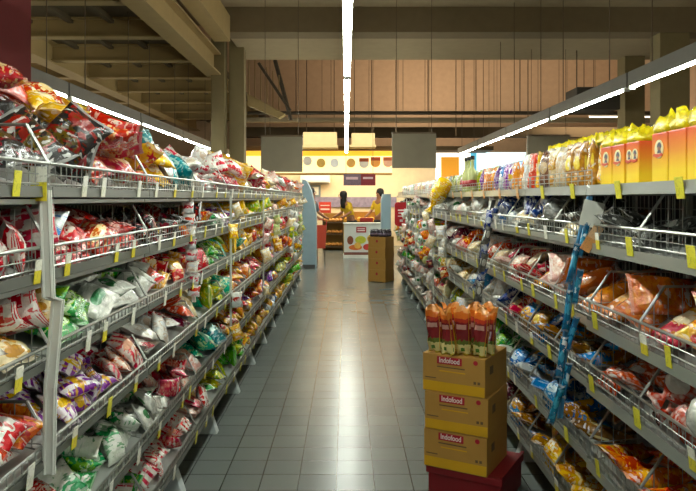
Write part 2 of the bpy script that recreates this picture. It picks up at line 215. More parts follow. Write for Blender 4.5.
# ------------------------------------------------------------------ packet designs
def pack_mat(name, style, c1, c2, c3):
    N = Nodes(name); c1, c2, c3 = lin(c1), lin(c2), lin(c3); W = (.85, .85, .82, 1)
    tc = N.n('TexCoord'); sep = N.n('SeparateXYZ'); N.link(tc.outputs['UV'], sep.inputs[0])
    u, v = sep.outputs[0], sep.outputs[1]
    info = N.n('ObjectInfo')
    off = N.n('VectorMath', operation='ADD'); N.link(tc.outputs['Object'], off.inputs[0])
    cmb = N.n('CombineXYZ')
    N.link(N.math('MULTIPLY', info.outputs['Random'], 9.0), cmb.inputs[0]); N.link(cmb.outputs[0], off.inputs[1])
    ob = off.outputs[0]
    nz = N.noise(ob, 24, 2)
    wob = N.math('MULTIPLY', N.math('SUBTRACT', N.noise(ob, 13, 1), .5), .35)
    def inside(cu, cv, ru, rv):
        a = N.math('POWER', N.math('ABSOLUTE', N.math('DIVIDE', N.math('SUBTRACT', u, cu), ru)), 2.5)
        b = N.math('POWER', N.math('ABSOLUTE', N.math('DIVIDE', N.math('SUBTRACT', v, cv), rv)), 2.5)
        return N.math('ADD', N.math('ADD', a, b), wob)
    busy = N.math('GREATER_THAN', nz, .6)
    vc = N.n('TexVoronoi'); vc.inputs['Scale'].default_value = 62
    wv = N.n('VectorMath', operation='MULTIPLY_ADD'); nc = N.n('TexNoise'); nc.inputs['Scale'].default_value = 40; N.link(ob, nc.inputs['Vector'])
    N.link(nc.outputs['Color'], wv.inputs[0]); wv.inputs[1].default_value = (.03, .03, .03)
    sc = N.n('VectorMath', operation='MULTIPLY'); N.link(ob, sc.inputs[0]); sc.inputs[1].default_value = (.7, 2.1, 1)
    N.link(sc.outputs[0], wv.inputs[2]); N.link(wv.outputs[0], vc.inputs['Vector'])
    vs = N.n('SeparateColor'); N.link(vc.outputs['Color'], vs.inputs[0])
    pr1 = N.math('GREATER_THAN', vs.outputs[0], .84); pr2 = N.math('GREATER_THAN', vs.outputs[1], .86); pr3 = N.math('GREATER_THAN', vs.outputs[2], .92)
    if style == 'logo':
        d = inside(.5, .6, .34, .12)
        col = N.mix(N.math('MULTIPLY', busy, .75), c1, c3)
        col = N.mix(N.math('LESS_THAN', d, 1.5), col, c3)
        col = N.mix(N.math('LESS_THAN', d, 1.0), col, c2)
        col = N.mix(N.math('MULTIPLY', N.math('LESS_THAN', d, .8), N.math('GREATER_THAN', N.noise(ob, 70, 2), .56)), col, c1)
        col = N.mix(N.math('LESS_THAN', inside(.5, .22, .28, .1), 1), col, c3)
    elif style == 'stripes':
        st = N.math('GREATER_THAN', N.math('SINE', N.math('ADD', N.math('MULTIPLY', u, 19.0), wob)), .15)
        col = N.mix(st, c1, c2)
        col = N.mix(N.math('LESS_THAN', inside(.5, .5, .42, .13), 1), col, c3)
    elif style == 'window':
        vo = N.n('TexVoronoi'); vo.inputs['Scale'].default_value = 60; N.link(ob, vo.inputs['Vector'])
        cell = N.mix(vo.outputs['Distance'], c2, c3)
        cell = N.mix(N.math('MULTIPLY', N.math('GREATER_THAN', nz, .56), .6), cell, c3)
        col = N.mix(N.math('LESS_THAN', inside(.5, .40, .47, .36), 1), c1, cell)
        col = N.mix(N.math('LESS_THAN', inside(.5, .82, .3, .06), 1), col, W)
    elif style == 'blotch':
        col = N.mix(N.math('GREATER_THAN', N.noise(ob, 16, 1), .5), c1, c2)
        col = N.mix(busy, col, c3)
    elif style == 'band':
        col = N.mix(N.math('GREATER_THAN', N.math('ADD', v, N.math('MULTIPLY', wob, .3)), .55), c1, c2)
        col = N.mix(N.math('LESS_THAN', inside(.5, .55, .34, .14), 1), col, c3)
        col = N.mix(N.math('MULTIPLY', busy, .4), col, c3)
    else:  # clear bag: contents under film, small label
        vo = N.n('TexVoronoi'); vo.inputs['Scale'].default_value = 48; N.link(ob, vo.inputs['Vector'])
        col = N.mix(N.math('MULTIPLY', vo.outputs['Distance'], 1.3, True), c1, c2)
        col = N.mix(N.math('MULTIPLY', N.math('GREATER_THAN', nz, .6), .8), col, c2)
        col = N.mix(N.math('LESS_THAN', inside(.5, .55, .26, .16), 1), col, c3)
    if style != 'clear':
        col = N.mix(N.math('MULTIPLY', N.math('MULTIPLY', pr1, .7), N.math('LESS_THAN', N.math('ABSOLUTE', N.math('SUBTRACT', v, .5)), .34)), col, c2)
        col = N.mix(N.math('MULTIPLY', N.math('MULTIPLY', pr2, .8), N.math('LESS_THAN', N.math('ABSOLUTE', N.math('SUBTRACT', v, .5)), .40)), col, c3)
    col = N.mix(N.math('MULTIPLY', pr3, .55), col, W)
    ends = N.math('GREATER_THAN', N.math('ABSOLUTE', N.math('SUBTRACT', v, .5)), .455)
    col = N.mix(N.math('MULTIPLY', ends, .35), col, W)
    hsv = N.n('HueSaturation'); N.link(col, hsv.inputs['Color'])
    hsv.inputs['Saturation'].default_value = 1.3
    N.link(N.math('ADD', .74, N.math('MULTIPLY', info.outputs['Random'], .36)), hsv.inputs['Value'])
    N.link(N.math('ADD', .488, N.math('MULTIPLY', info.outputs['Random'], .024)), hsv.inputs['Hue'])
    N.link(hsv.outputs[0], N.b.inputs['Base Color'])
    N.b.inputs['Roughness'].default_value = .26
    N.b.inputs['Coat Weight'].default_value = .7 if style in ('clear', 'window') else .35
    N.b.inputs['Coat Roughness'].default_value = .12
    N.bump(N.noise(ob, 30, 4), .9, .012)
    return N.m

# key: (description, style, colours)
D = {
 'redwhite': ('red and white', 'logo', 'C4141A', 'EBD9CC', 'D8403A'),
 'red':      ('bright red', 'band', 'C8141A', 'B50F18', 'F0D9B0'),
 'darkred':  ('dark red', 'logo', '8A1220', 'D8B7B0', 'C23040'),
 'redyel':   ('red and yellow', 'band', 'C81E1C', 'E2A92A', 'F2E5C8'),
 'whitered': ('white and red', 'stripes', 'E9E3DC', 'CE2A2E', 'F1ECE6'),
 'redstripe':('red-striped clear', 'stripes', 'D9CCC4', 'CB2026', 'E3B7A0'),
 'pinkred':  ('pink and red', 'window', 'D4485C', 'E7B4A8', 'C63040'),
 'pink':     ('pale pink', 'window', 'E3B9B2', 'D9A090', 'F0E6DC'),
 'black':    ('black', 'logo', '1B1A1C', '5A4A22', '8A2C2C'),
 'blackyel': ('black and yellow', 'band', '18181A', '242022', 'D7B52E'),
 'yellow':   ('yellow', 'logo', 'F0BC1E', 'F4EACC', 'E08E18'),
 'yelred':   ('yellow and red', 'blotch', 'E2B42A', 'D99A22', 'C4372A'),
 'golden':   ('golden brown', 'clear', 'C98A2A', '9A5E1C', 'E8CE80'),
 'teal':     ('teal', 'band', '18919A', '127C88', 'BFE3DC'),
 'green':    ('green', 'logo', '2E8B3E', 'DDE8C8', '86B83A'),
 'tealgreen':('teal green', 'blotch', '2F9F80', '55B898', 'C8E2B0'),
 'greenwhite':('white and green', 'band', 'DDE3D8', '3E8A54', 'E7E9E2'),
 'clearwhite':('clear white', 'clear', 'D9D8CF', 'B9BBB4', '4F7C58'),
 'yelgreen': ('yellow-green', 'blotch', 'CBCB30', '92B434', 'ECD240'),
 'lime':     ('lime green', 'logo', '62D02C', 'CBE39A', '3AA42C'),
 'orange':   ('orange', 'window', 'E07A26', 'D9702A', 'E9A45C'),
 'orangered':('orange and red', 'blotch', 'E0702A', 'C83A24', 'F0B068'),
 'bigorange':('clear orange', 'clear', 'E08A50', 'D0703A', 'E9B98E'),
 'cream':    ('cream', 'window', 'E4D5B4', 'D8B98A', 'EADFC8'),
 'tan':      ('cream and tan', 'logo', 'E3D4B0', 'CFA468', 'B98A4C'),
 'white':    ('white', 'logo', 'E6E4DE', 'D2D8DC', 'C8B9A8'),
 'silver':   ('silver-white', 'band', 'CFD2D2', 'E6E6E2', 'C43038'),
 'purplewhite':('white and purple', 'stripes', 'E5DDE3', '7D4A8C', 'D9B26A'),
 'purple':   ('purple', 'logo', '64358A', 'D8C8DC', 'B77FB4'),
 'wine':     ('wine red', 'clear', '7C2A3C', '4E1C2A', 'D09A8A'),
 'brown':    ('brown', 'clear', '8A5A30', '6A4426', 'D9C49A'),
 'blue':     ('blue', 'band', '2A86C8', '1E6CB0', 'CDE3EE'),
 'bluewhite':('white and blue', 'band', 'DFE5E8', '3A78BC', 'F0F0EC'),
 'bluebrown':('blue and brown', 'band', '9A6A3A', '2C88CC', 'C89A58'),
 'navy':     ('dark blue', 'band', '24306E', '2E3E86', 'C8CCD8'),
 'clear':    ('clear grey', 'clear', '6F6F6A', '3F403E', 'B5B5AE'),
 'clearred': ('clear white and orange', 'clear', 'D8D0C8', 'C8502A', 'E2DDD6'),
 'sausage':  ('brown and white', 'window', 'D9D0C4', 'B07A48', '9A5C30'),
 'stripblue':('blue', 'band', '1C6C98', '16587E', '6FA8C4'),
 'olive':    ('pale green', 'band', 'B9B98A', '9AA870', 'D8CFA0'),
}
PM = {}
def pm(k):
    if k not in PM: PM[k] = pack_mat('film_' + k, *D[k][1:])
    return PM[k]

SHAPE_NAME = {'P': ('snack_packet', 'snack packet', 'packet'), 'C': ('chip_bag', 'puffed bag', 'bag'), 'S': ('sweet_packet', 'small packet', 'packet'),
              'T': ('tied_bag', 'tied bag', 'bag'), 'L': ('noodle_packet', 'long packet', 'packet')}
PMESH = {}
def pmesh(k, v):
    if (k, v) not in PMESH:
        V, Fc, UV = SHAPES[k](v + 1)
        me = bpy.data.meshes.new('packet_shape'); me.from_pydata(V, [], Fc)
        l = me.uv_layers.new(name='UVMap')
        for lp in me.loops: l.data[lp.index].uv = UV[lp.vertex_index]
        me.polygons.foreach_set('use_smooth', [True] * len(me.polygons))
        me.materials.append(None)
        PMESH[(k, v)] = me
    return PMESH[(k, v)]
def parse(a):
    out = []
    for n in range(0, len(a), 9):
        p = a[n:n+9]
        out.append(('PCSTL'[p[0]], p[1], Vector([q / 1000 for q in p[2:5]]), Quaternion([q / 1000 for q in p[5:9]])))
    return out
HEAP = {k: parse(s) for k, s in HEAPS.items()}

def put(k, v, M, key, name=None):
    o = bpy.data.objects.new(name or SHAPE_NAME[k][0], pmesh(k, v)); COL.objects.link(o)
    o.material_slots[0].link = 'OBJECT'; o.material_slots[0].material = pm(key)
    o.matrix_world = M
    return o

# ------------------------------------------------------------------ common materials
EMIT = 34
M = dict(
 steel=mat('shelf_steel', 'A9ACA8', .38, .35, var=.08), wire=mat('chrome_wire', 'A4A6A0', .3, .75, var=.05),
 raildark=mat('price_rail_dark', '585A54', .4), rail=mat('price_rail_plastic', '84877F', .3, 0, coat=.3, var=.1), dark=mat('dark_panel', '3A3A38', .7, var=.15),
 post=mat('upright_paint', 'CACCC4', .5), plinth=mat('plinth_paint', '4A4B4A', .6), foot=mat('foot_paint', 'C8D0D0', .35),
 white=mat('white_plastic', 'D6D8D0', .4), card=mat('white_card', 'E4E4DA', .6), red=mat('red_paint', 'A3161E', .45),
 pallet=mat('red_pallet_plastic', '7E1119', .5, var=.2), kraft=mat('kraft_cardboard', 'B98A3E', .7, var=.1, scale=14),
 yellow=mat('yellow_print', 'D9A514', .55), label=mat('label_red', 'B0182C', .5), greyprint=mat('grey_print', '6E5636', .7),
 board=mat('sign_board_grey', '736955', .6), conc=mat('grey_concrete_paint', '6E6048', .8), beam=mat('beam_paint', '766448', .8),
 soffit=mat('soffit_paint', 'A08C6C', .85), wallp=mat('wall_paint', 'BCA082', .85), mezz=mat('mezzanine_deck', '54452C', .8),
 flange=mat('steel_beam_paint', '9C8252', .6), column=mat('column_paint', '7C6C48', .7), dred=mat('dark_red_paint', '560505', .9),
 tube=mat('tube_light', 'F8FFF2', .4, emit=EMIT, var=0), trunk=mat('light_trunking', '6E6C66', .5), rodm=mat('hanger_rod', '5A4832', .6),
 pipe=mat('pipe_dark', '4A3E2E', .6), pale=mat('duct_paint', 'C9B68A', .6), endp=mat('blue_grey_panel', '8FA6B0', .5),
 cream=mat('cream_wall', 'E8D6B4', .8), skin=mat('skin', '9A6A4C', .55), hair=mat('black_hair', '15110F', .5), yshirt=mat('yellow_shirt', 'D8B21E', .8),
 dshirt=mat('grey_shirt', '5A6068', .8), dtrouser=mat('dark_trousers', '23211F', .8), orangecloth=mat('red_orange_plastic', 'C8482E', .5),
 bread=mat('bread_crust', 'C98A3C', .6, var=.3, scale=30), bun=mat('yellow_bun', 'E0AE3A', .5, var=.2, scale=30),
)
def tagmat(name, lo, hi, cut):
    N = Nodes(name); tc = N.n('TexCoord'); s = N.n('SeparateXYZ'); N.link(tc.outputs['Generated'], s.inputs[0])
    f = N.math('GREATER_THAN', s.outputs[2], cut)
    nz = N.math('GREATER_THAN', N.noise(tc.outputs['Object'], 130, 1), .6)
    N.link(N.mix(N.math('MULTIPLY', nz, .25), N.mix(f, lin(lo), lin(hi)), lin('50503C')), N.b.inputs['Base Color'])
    N.b.inputs['Roughness'].default_value = .45
    return N.m
M['tag'] = tagmat('price_card_yellow', 'DCCB2E', 'E6E4D6', .55)
M['tagy'] = tagmat('price_card_all_yellow', 'D8D030', 'E0D63C', .5)
M['tagw'] = tagmat('price_card_white', 'E2E0CE', 'E8E6DC', .5)
M['tago'] = tagmat('price_card_orange', 'D89A5A', 'E0B88A', .5)

# ------------------------------------------------------------------ camera
cam = bpy.data.objects.new('camera', bpy.data.cameras.new('camera')); COL.objects.link(cam)
cam.location = (0, 0, CAMH); cam.rotation_euler = (R(90), 0, 0)
cam.data.sensor_width = 36; cam.data.lens = F / 696 * 36; cam.data.clip_end = 120; cam.data.shift_y = -47 / 696; cam.data.shift_x = 2 / 696
SC.camera = cam

# ------------------------------------------------------------------ setting
def floor_mat():
    N = Nodes('grey_floor_tile'); tc = N.n('TexCoord'); mp = N.n('Mapping'); N.link(tc.outputs['Object'], mp.inputs['Vector'])
    mp.inputs['Location'].default_value = (.051, .103, 0)
    br = N.n('TexBrick'); br.offset = 0; br.squash = 1
    for k, v in (('Scale', 1), ('Mortar Size', .0035), ('Mortar Smooth', .2), ('Brick Width', .2), ('Row Height', .2)): br.inputs[k].default_value = v
    br.inputs['Color1'].default_value = lin('767C78'); br.inputs['Color2'].default_value = lin('6E7470'); br.inputs['Mortar'].default_value = lin('2E312F')
    N.link(mp.outputs[0], br.inputs['Vector'])
    st = N.noise(tc.outputs['Object'], 1.3, 4)
    N.link(N.mix(N.math('MULTIPLY', st, .25), br.outputs['Color'], lin('646A66')), N.b.inputs['Base Color'])
    N.link(N.math('ADD', .21, N.math('MULTIPLY', N.noise(tc.outputs['Object'], 3, 2), .08)), N.b.inputs['Roughness'])
    N.bump(br.outputs['Fac'], -.25, .002)
    return N.m
struct('floor', MB().box(-10, 10, -7, 24.2, -.1, 0), floor_mat())
struct('wall_back', MB().box(-10, 10, 24, 24.2, 0, 8), M['wallp'])
struct('wall_left', MB().box(-10.2, -10, -7, 24.2, 0, 8), M['conc'])
struct('wall_right', MB().box(10, 10.2, -7, 24.2, 0, 8), M['wallp'])
struct('wall_front', MB().box(-10.2, 10.2, -7.2, -7, 0, 8), M['conc'])
# concrete ceiling over the sales floor up to the dropped beam, high ceiling behind it
zb = Z(32, 12)
struct('ceiling', MB().box(-2.3, 10, -7, 12, Z(8, 12) + .02, Z(8, 12) + .3).box(-10, -2.3, -7, 4, Z(8, 12) + .02, Z(8, 12) + .3), M['soffit'])
struct('beam_main', MB().box(X(212, 12), 10, 12, 12.5, zb, Z(8, 12) + .3), M['beam'])
struct('soffit_slab', MB().box(X(226, 12), 10, 12.5, 14.4, zb, zb + .4), M['soffit'])
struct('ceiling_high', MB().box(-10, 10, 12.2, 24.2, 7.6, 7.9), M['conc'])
# columns
for px0, px1, d in ((660, 690, 12.02), (625, 645, 14.0)):
    struct('column', MB().box(X(px0, d), X(px1, d), d, d + .4, 0, zb), M['column'], 'square grey painted column under the main beam', bevel=.01)
for px0, px1, d in ((211, 224.5, 13.0), (229, 244, 13.2)):
    struct('column', MB().box(X(px0, d), X(px1, d), d, d + .3, 0, zb + 1.2), M['column'], 'slim steel column beside the mezzanine edge', bevel=.01)
struct('pillar_red', MB().box(-3.0, X(31, 5.5), 5.0, 5.5, 0, 5), M['dred'], 'dark red painted pillar behind the left gondola')
# mezzanine over the left
mz = CAMH + 2.42; xe = X(214, 13) - .02
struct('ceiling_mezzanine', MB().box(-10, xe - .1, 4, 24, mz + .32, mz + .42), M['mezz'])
def ibeam(mb, a, b, w=.16, h=.3, along='y'):
    x0, x1, y0, y1 = a[0], b[0], a[1], b[1]; z0 = a[2]
    if along == 'y':
        mb.box(x0 - w/2, x0 + w/2, y0, y1, z0, z0 + .03).box(x0 - .02, x0 + .02, y0, y1, z0 + .03, z0 + h - .03).box(x0 - w/2, x0 + w/2, y0, y1, z0 + h - .03, z0 + h)
    else:
        mb.box(x0, x1, y0 - w/2, y0 + w/2, z0, z0 + .03).box(x0, x1, y0 - .02, y0 + .02, z0 + .03, z0 + h - .03).box(x0, x1, y0 - w/2, y0 + w/2, z0 + h - .03, z0 + h)
    return mb
struct('beam_edge', ibeam(MB(), (xe, 4, mz - .06), (xe, 13.2, 0), .30, .42), M['flange'])
struct('beam_inner', ibeam(MB(), (-5.25, 4, mz - .06), (-5.25, 23.8, 0), .3, .4), M['flange'])
struct('beam_upper', MB().box(xe + .22, xe + .5, 4, 12, mz + .35, mz + .8), M['flange'])
for k, py in enumerate((5, 39.5, 63, 79.5, 93, 104, 113, 120)):
    d = 2.42 * F / (CY - py)
    struct('beam_cross', ibeam(MB(), (-9.9, d, mz + .02), (xe - .16, d, 0), .2, .3, 'x'), M['flange'])
for k in range(12):   # deck joists
    struct('beam_joist', MB().box(-9.8 + .62*k, -9.72 + .62*k, 4.2, 23.8, mz + .24, mz + .318), M['mezz'])

# ------------------------------------------------------------------ strip lights
TUBE = MB().box(-.028, .028, -1.24, 1.24, -.032, .0)
TRUNK = MB().prism([(-.024, .002), (.024, .002), (.022, .15), (-.022, .15)], 'y', -1.3, 1.3)
CAPM = MB().box(-.03, .03, -1.262, -1.242, -.034, 0).box(-.03, .03, 1.242, 1.262, -.034, 0)
slim_me = MB().box(-.016, .016, -1.24, 1.24, -.02, .0).mesh('tube', .007); slim_mat = mat('slim_tube_light', 'F8FFF2', .4, emit=EMIT*1.75, var=0)
tube_me, trunk_me, cap_me = TUBE.mesh('tube', .012), TRUNK.mesh('housing'), CAPM.mesh('end_cap')
for row, (lx, lz, ys, wherew) in enumerate(((0.01, CAMH + 1.16, [-2.88 + 2.64*i for i in range(8)], 'above the middle of the aisle'),
                                       (2.9, CAMH + 1.14, [-2.28 + 2.64*i for i in range(8)], 'above the right gondola'),
                                       (-3.1, CAMH + 1.14, [.96 + 2.64*i for i in range(7)], 'behind the left gondola'))):
    for i, y in enumerate(ys):
        t = thing('strip_light', 'glowing strip light %s, %s fitting counted from the near end' % (wherew, NTH[i]), 'light', (lx, y, lz), 0, 'strip lights ' + wherew)
        obj('housing', trunk_me, M['trunk'], t); obj('tube', tube_me if row == 0 else slim_me, M['tube'] if row == 0 else slim_mat, t)
        obj('end_cap', cap_me, M['white'], t)
        top = Z(8, 12) + .02 if lx > -1 and y < 12 else (zb if lx > -1 and y < 14.4 else (mz + .24 if lx < -1 else 7.6))
        for sy in (-.8, .8):
            tp = top
            if lx > -1:
                yy = y + sy; tp = Z(8, 12) + .02 if yy < 12 else (zb if yy < 14.4 else 7.6)
            obj('hanger_rod', MB().rod((0, sy, .12), (0, sy, tp - lz), .006), M['rodm'], t)
# ------------------------------------------------------------------ gondolas
XL, XR = .80, .95
LH = [1.594, 1.372, 1.105, .848, .565, .288]     # basket rail heights, left
RH = [1.550, 1.400, 1.100, .855, .560, .285]     # right (top one is a flat board)
BW = .9
L0, R0 = .93, 1.75                                # start of the first bay
NL, NR = 13, 12

CACHE = {}
def cached(key, fn):
    if key not in CACHE: CACHE[key] = fn()
    return CACHE[key]
# all shelf meshes: local x = into the shelf, y = along the aisle, z = 0 at the front rail
def wire_front(w=.89, slim=False):
    m = MB()
    if slim:
        m.rod((0,-w/2,0), (0,w/2,0), .005, 6).rod((0,-w/2,-.03), (0,w/2,-.03), .003)
        for i in range(25):
            y = -w/2 + w*i/24; m.rod((0,y,0), (0,y,-.05), .0015, 4)
        return m.mesh('wire_front')
    m.rod((0,-w/2,0), (0,w/2,0), .005, 6).rod((0,-w/2,-.056), (0,w/2,-.056), .0035).rod((0,-w/2,-.03), (0,w/2,-.03), .002, 4)
    n = 24
    for i in range(n + 1):
        y = -w/2 + w*i/n; m.rod((0,y,0), (0,y,-.075), .0015, 4)
    return m.mesh('wire_front')
def tray(slope, depth):
    s = math.tan(R(slope)); z = -.082
    m = MB().prism([(0, z - .004), (depth, z - .004 + depth*s), (depth, z + depth*s), (0, z)], 'y', -.445, .445)
    return m.mesh('tray')
def lip_mid(): return MB().prism([(-.012, -.090), (.006, -.092), (.006, -.066), (-.010, -.062)], 'y', -.448, .448).mesh('price_rail')
def lip_slim(): return MB().prism([(-.009, -.056), (.006, -.058), (.006, -.040), (-.007, -.036)], 'y', -.448, .448).mesh('price_rail')
def lip(): return MB().prism([(-.014, -.108), (.006, -.112), (.006, -.076), (-.012, -.070)], 'y', -.448, .448).mesh('price_rail')
def plate(depth): return MB().box(.008, depth, -.445, .445, -.108, -.096).mesh('base_plate')
def divider(y, dx, dz, depth=.37):
    m = MB()
    m.path([(0,y,0), (dx,y,dz), (depth,y,dz), (depth,y,-.02)], .0048, 6)
    m.rod((0,y,-.07), (0,y,0), .004)
    k = int(depth / .045)
    for i in range(1, k):
        x = depth*i/k; top = dz if x > dx else dz*x/dx
        m.rod((x,y,-.07 + x*.15), (x,y,top), .0017, 4)
    m.rod((0.02,y,-.02 + .01), (depth,y,.02), .002, 4)
    return m.mesh('divider')
def back_grid(dz, depth=.375):
    m = MB()
    for i in range(23): m.rod((depth,-.44 + .04*i,-.02), (depth,-.44 + .04*i,dz), .002, 4)
    m.rod((depth,-.445,dz), (depth,.445,dz), .004)
    m.rod((depth,-.445,dz*.5), (depth,.445,dz*.5), .002)
    return m.mesh('back_grid')
TAGM = MB().box(-.0012, .0012, -.023, .023, -.031, .031).mesh('price_tag')
TAGS = MB().box(-.0012, .0012, -.017, .017, -.031, .031).mesh('price_tag')

def bay(side, i):
    yc = (L0 if side == 'L' else R0) + BW*(i + .5)
    rot = PI if side == 'L' else 0
    xf = -XL if side == 'L' else XR
    hs = LH if side == 'L' else RH
    run = 'left' if side == 'L' else 'right'
    t = thing('gondola_bay', 'grey steel shelving bay of six tiers, %s from the camera along the %s side' % (NTH[i], run), 'shelving',
              (xf, yc, 0), rot, 'shelving bays along the %s side' % run)
    obj('back_panel', cached('bp', lambda: MB().box(.40, .43, -.449, .449, .1, 1.62).mesh('back_panel')), M['dark'], t)
    obj('upright', cached('up', lambda: MB().box(.385, .445, -.45, -.42, 0, 1.68).mesh('upright')), M['post'], t)
    obj('plinth', cached('pl', lambda: MB().box(.16, .43, -.449, .449, 0, .13).mesh('plinth')), M['plinth'], t)
    fy = .28 if side == 'L' else -.1
    obj('foot', cached('ft', lambda: MB().prism([(.02,0), (.155,0), (.155,.19), (.085,.19)], 'y', -.035, .035).mesh('foot', .004)), M['foot'], t, (0, -fy if side == 'L' else fy, 0))
    for s in range(6):
        z = hs[s]
        if side == 'R' and s == 0:
            sh = obj('shelf_board', cached('bd', lambda: MB().box(0, .42, -.448, .448, -.028, -.004).mesh('shelf_board')), M['steel'], t, (0,0,z))
            obj('price_rail', cached('br', lambda: MB().prism([(-.016,-.036), (0,-.036), (0,.002), (-.010,.002)], 'y', -.448, .448).mesh('price_rail')), M['rail'], sh)
            if i > 0:
                def fence():
                    m = MB()
                    for zz in (.022, .042, .062): m.rod((.012,-.44,zz), (.012,.44,zz), .002, 5)
                    for q in range(12): m.rod((.012,-.44 + .08*q,0), (.012,-.44 + .08*q,.062), .002, 4)
                    return m.mesh('wire_fence')
                obj('wire_fence', cached('fc', fence), M['wire'], sh)
            for yy in (-.30, .13):
                if i < 7: obj('price_tag', TAGM, M['tagy'] if i < 2 else M['tago'], sh, (-.018, yy, -.02), (0, R(-8), 0))
            continue
        top = s == 0
        sl = 20 if top else (11 if side == 'R' and i <= 3 else 13)
        slim = side == 'L' and s >= 2
        dep = .46 if top else .37
        sh = obj('basket_shelf', cached(('tr', sl), lambda: tray(sl, dep)), M['steel'], t, (0,0,z + (.05 if slim else 0)))
        zo = -.05 if slim else 0
        obj('wire_front', cached(('wf', slim), lambda: wire_front(slim=slim)), M['wire'], sh, (0,0,zo))
        obj('price_rail', cached(('lp', slim, side, i == 0), lip_slim if slim else (lip_mid if side == 'L' or i > 0 else lip)), M['rail' if side == 'R' else 'raildark'], sh, (0,0,zo))
        obj('base_plate', cached(('pt', dep), lambda: plate(dep - .06)), M['steel'], sh)
        dx, dz = (.06, .105) if side == 'L' else (.08, .115)
        if not top: obj('back_grid', cached(('bg', dz), lambda: back_grid(dz)), M['wire'], sh)
        dv = cached(('dv', side), lambda: divider(0, dx, dz))
        obj('divider', dv, M['wire'], sh, (0, -.449 if side == 'R' else .449, zo))
        if side == 'R' and i < 4: obj('divider', dv, M['wire'], sh, (0, 0, 0))
        # price cards along the rail
        lr = random.Random(i*17 + s*3 + (0 if side == 'L' else 99))
        n = 3 if i < 6 else (2 if i < 9 else 1)
        for q in range(n):
            yy = -.45 + .9*(q + lr.uniform(.2, .8))/n
            mm = M[lr.choice(['tag','tag','tagw','tagy'] if side == 'L' else ['tag','tagy','tagy','tagw'])]
            obj('price_tag', TAGM if (side == 'R' and lr.random() < .5) else TAGS, mm, sh, (-.0175, yy, -.058 + (-.03 if slim else 0)), (0, R(-6), 0))
    return t
for i in range(NL): bay('L', i)
for i in range(NR): bay('R', i)

# ------------------------------------------------------------------ the heaped packets
# per side and shelf: list of (far end along the aisle, designs)
ZONES = {
 ('L',0): [(2.04, ['black','black','black','darkred']), (2.75, ['red','redwhite','red','redyel','red','redwhite']), (3.05, ['red','yellow','yelred']), (3.35, ['yellow','golden','yellow']), (3.75, ['teal','teal','silver']),
           (4.5, ['silver','whitered','white']), (5.6, ['darkred','cream','yellow','whitered']), (7.5, ['redwhite','whitered','cream','yelred']), (9.5, ['pink','redwhite','cream','clearwhite']), (13, ['pink','cream','orangered'])],
 ('L',1): [(1.95, ['whitered','bluewhite']), (2.65, ['red','redwhite','darkred']), (2.98, ['clear','black']), (3.4, ['black','blackyel','black']), (3.9, ['orangered','darkred','black']), (4.5, ['greenwhite','white','silver']),
           (5.3, ['white','purplewhite','yellow']), (7, ['yellow','yelred','yelgreen']), (13, ['orangered','cream','yellow','pink'])],
 ('L',2): [(1.9, ['tan','orangered','whitered']), (3.0, ['clearwhite','greenwhite','clearwhite','green']), (3.7, ['pinkred','redyel','redwhite']), (4.4, ['wine','redwhite','green']), (5.5, ['tealgreen','yelgreen','yellow']),
           (6.8, ['yelred','orangered','yellow']), (9, ['orangered','pinkred','red']), (13, ['red','pink','cream'])],
 ('L',3): [(1.95, ['orangered','whitered','cream']), (2.45, ['purplewhite','purplewhite','white']), (2.75, ['whitered','redstripe','redstripe']), (3.4, ['whitered','pinkred','white']), (4.0, ['redwhite','wine','cream']), (4.7, ['tealgreen','green','yelgreen']),
           (5.6, ['yelred','yellow','orange']), (7.5, ['pinkred','orangered','yelred','yellow']), (10, ['orangered','red','purple']), (13, ['yelgreen','orangered','cream'])],
 ('L',4): [(2.0, ['orangered','red','redwhite']), (3.15, ['greenwhite','clearwhite','green','greenwhite']), (3.85, ['pinkred','whitered','pink']), (4.6, ['tealgreen','teal','tealgreen']), (5.8, ['redyel','yellow','yelred']),
           (7.5, ['orange','purple','orangered']), (10, ['orange','yelgreen','red']), (13, ['green','yellow','orangered'])],
 ('L',5): [(2.1, ['silver','orangered']), (2.9, ['greenwhite','clearwhite','green','whitered']), (3.95, ['pink','whitered','redstripe','pinkred']), (4.75, ['yelgreen','yelred','green','yelgreen']), (5.5, ['lime','lime','yelgreen']), (7.2, ['yellow','yelred','yellow']),
           (8.5, ['teal','yellow','bluewhite']), (13, ['yelgreen','orange','yellow','lime'])],
 ('R',1): [(2.25, ['clear','sausage']), (2.9, ['clear','clear']), (3.4, ['cream','brown','clear']), (3.75, ['cream','navy','white']), (4.6, ['bluewhite','white','navy']), (6, ['white','cream','pink']), (8, ['clearwhite','white','olive']), (13, ['pink','wine','green','clearwhite'])],
 ('R',2): [(2.2, ['yelred','redyel','bigorange']), (3.1, ['bigorange','bigorange','orange']), (3.6, ['pink','bigorange','yelred']), (4.4, ['pinkred','cream','pink']), (5.3, ['redwhite','cream','white']), (7, ['orangered','white','wine']), (13, ['orangered','pink','clearwhite','yelgreen'])],
 ('R',3): [(2.7, ['clearred','clearred','clearwhite']), (3.3, ['bluebrown','brown']), (3.75, ['bluebrown','golden','blue']), (4.3, ['red','navy','cream']), (5.3, ['bluewhite','blue','white']), (7, ['cream','tan','clearwhite']), (13, ['tan','white','red','lime'])],
 ('R',4): [(2.45, ['orange','orangered','brown']), (2.9, ['brown','yelred','bigorange','sausage']), (3.3, ['pink','bluebrown','blue']), (3.9, ['bluebrown','blue','bluewhite']), (5.2, ['green','greenwhite','green']), (7, ['white','cream','yelgreen']), (13, ['red','green','white','pink'])],
 ('R',5): [(2.9, ['golden','yellow']), (3.35, ['yellow','golden','yellow']), (3.9, ['bluebrown','blue','golden']), (4.8, ['cream','wine','tan']), (7, ['white','tan','clearwhite']), (13, ['pink','white','clearwhite','redwhite'])],
}
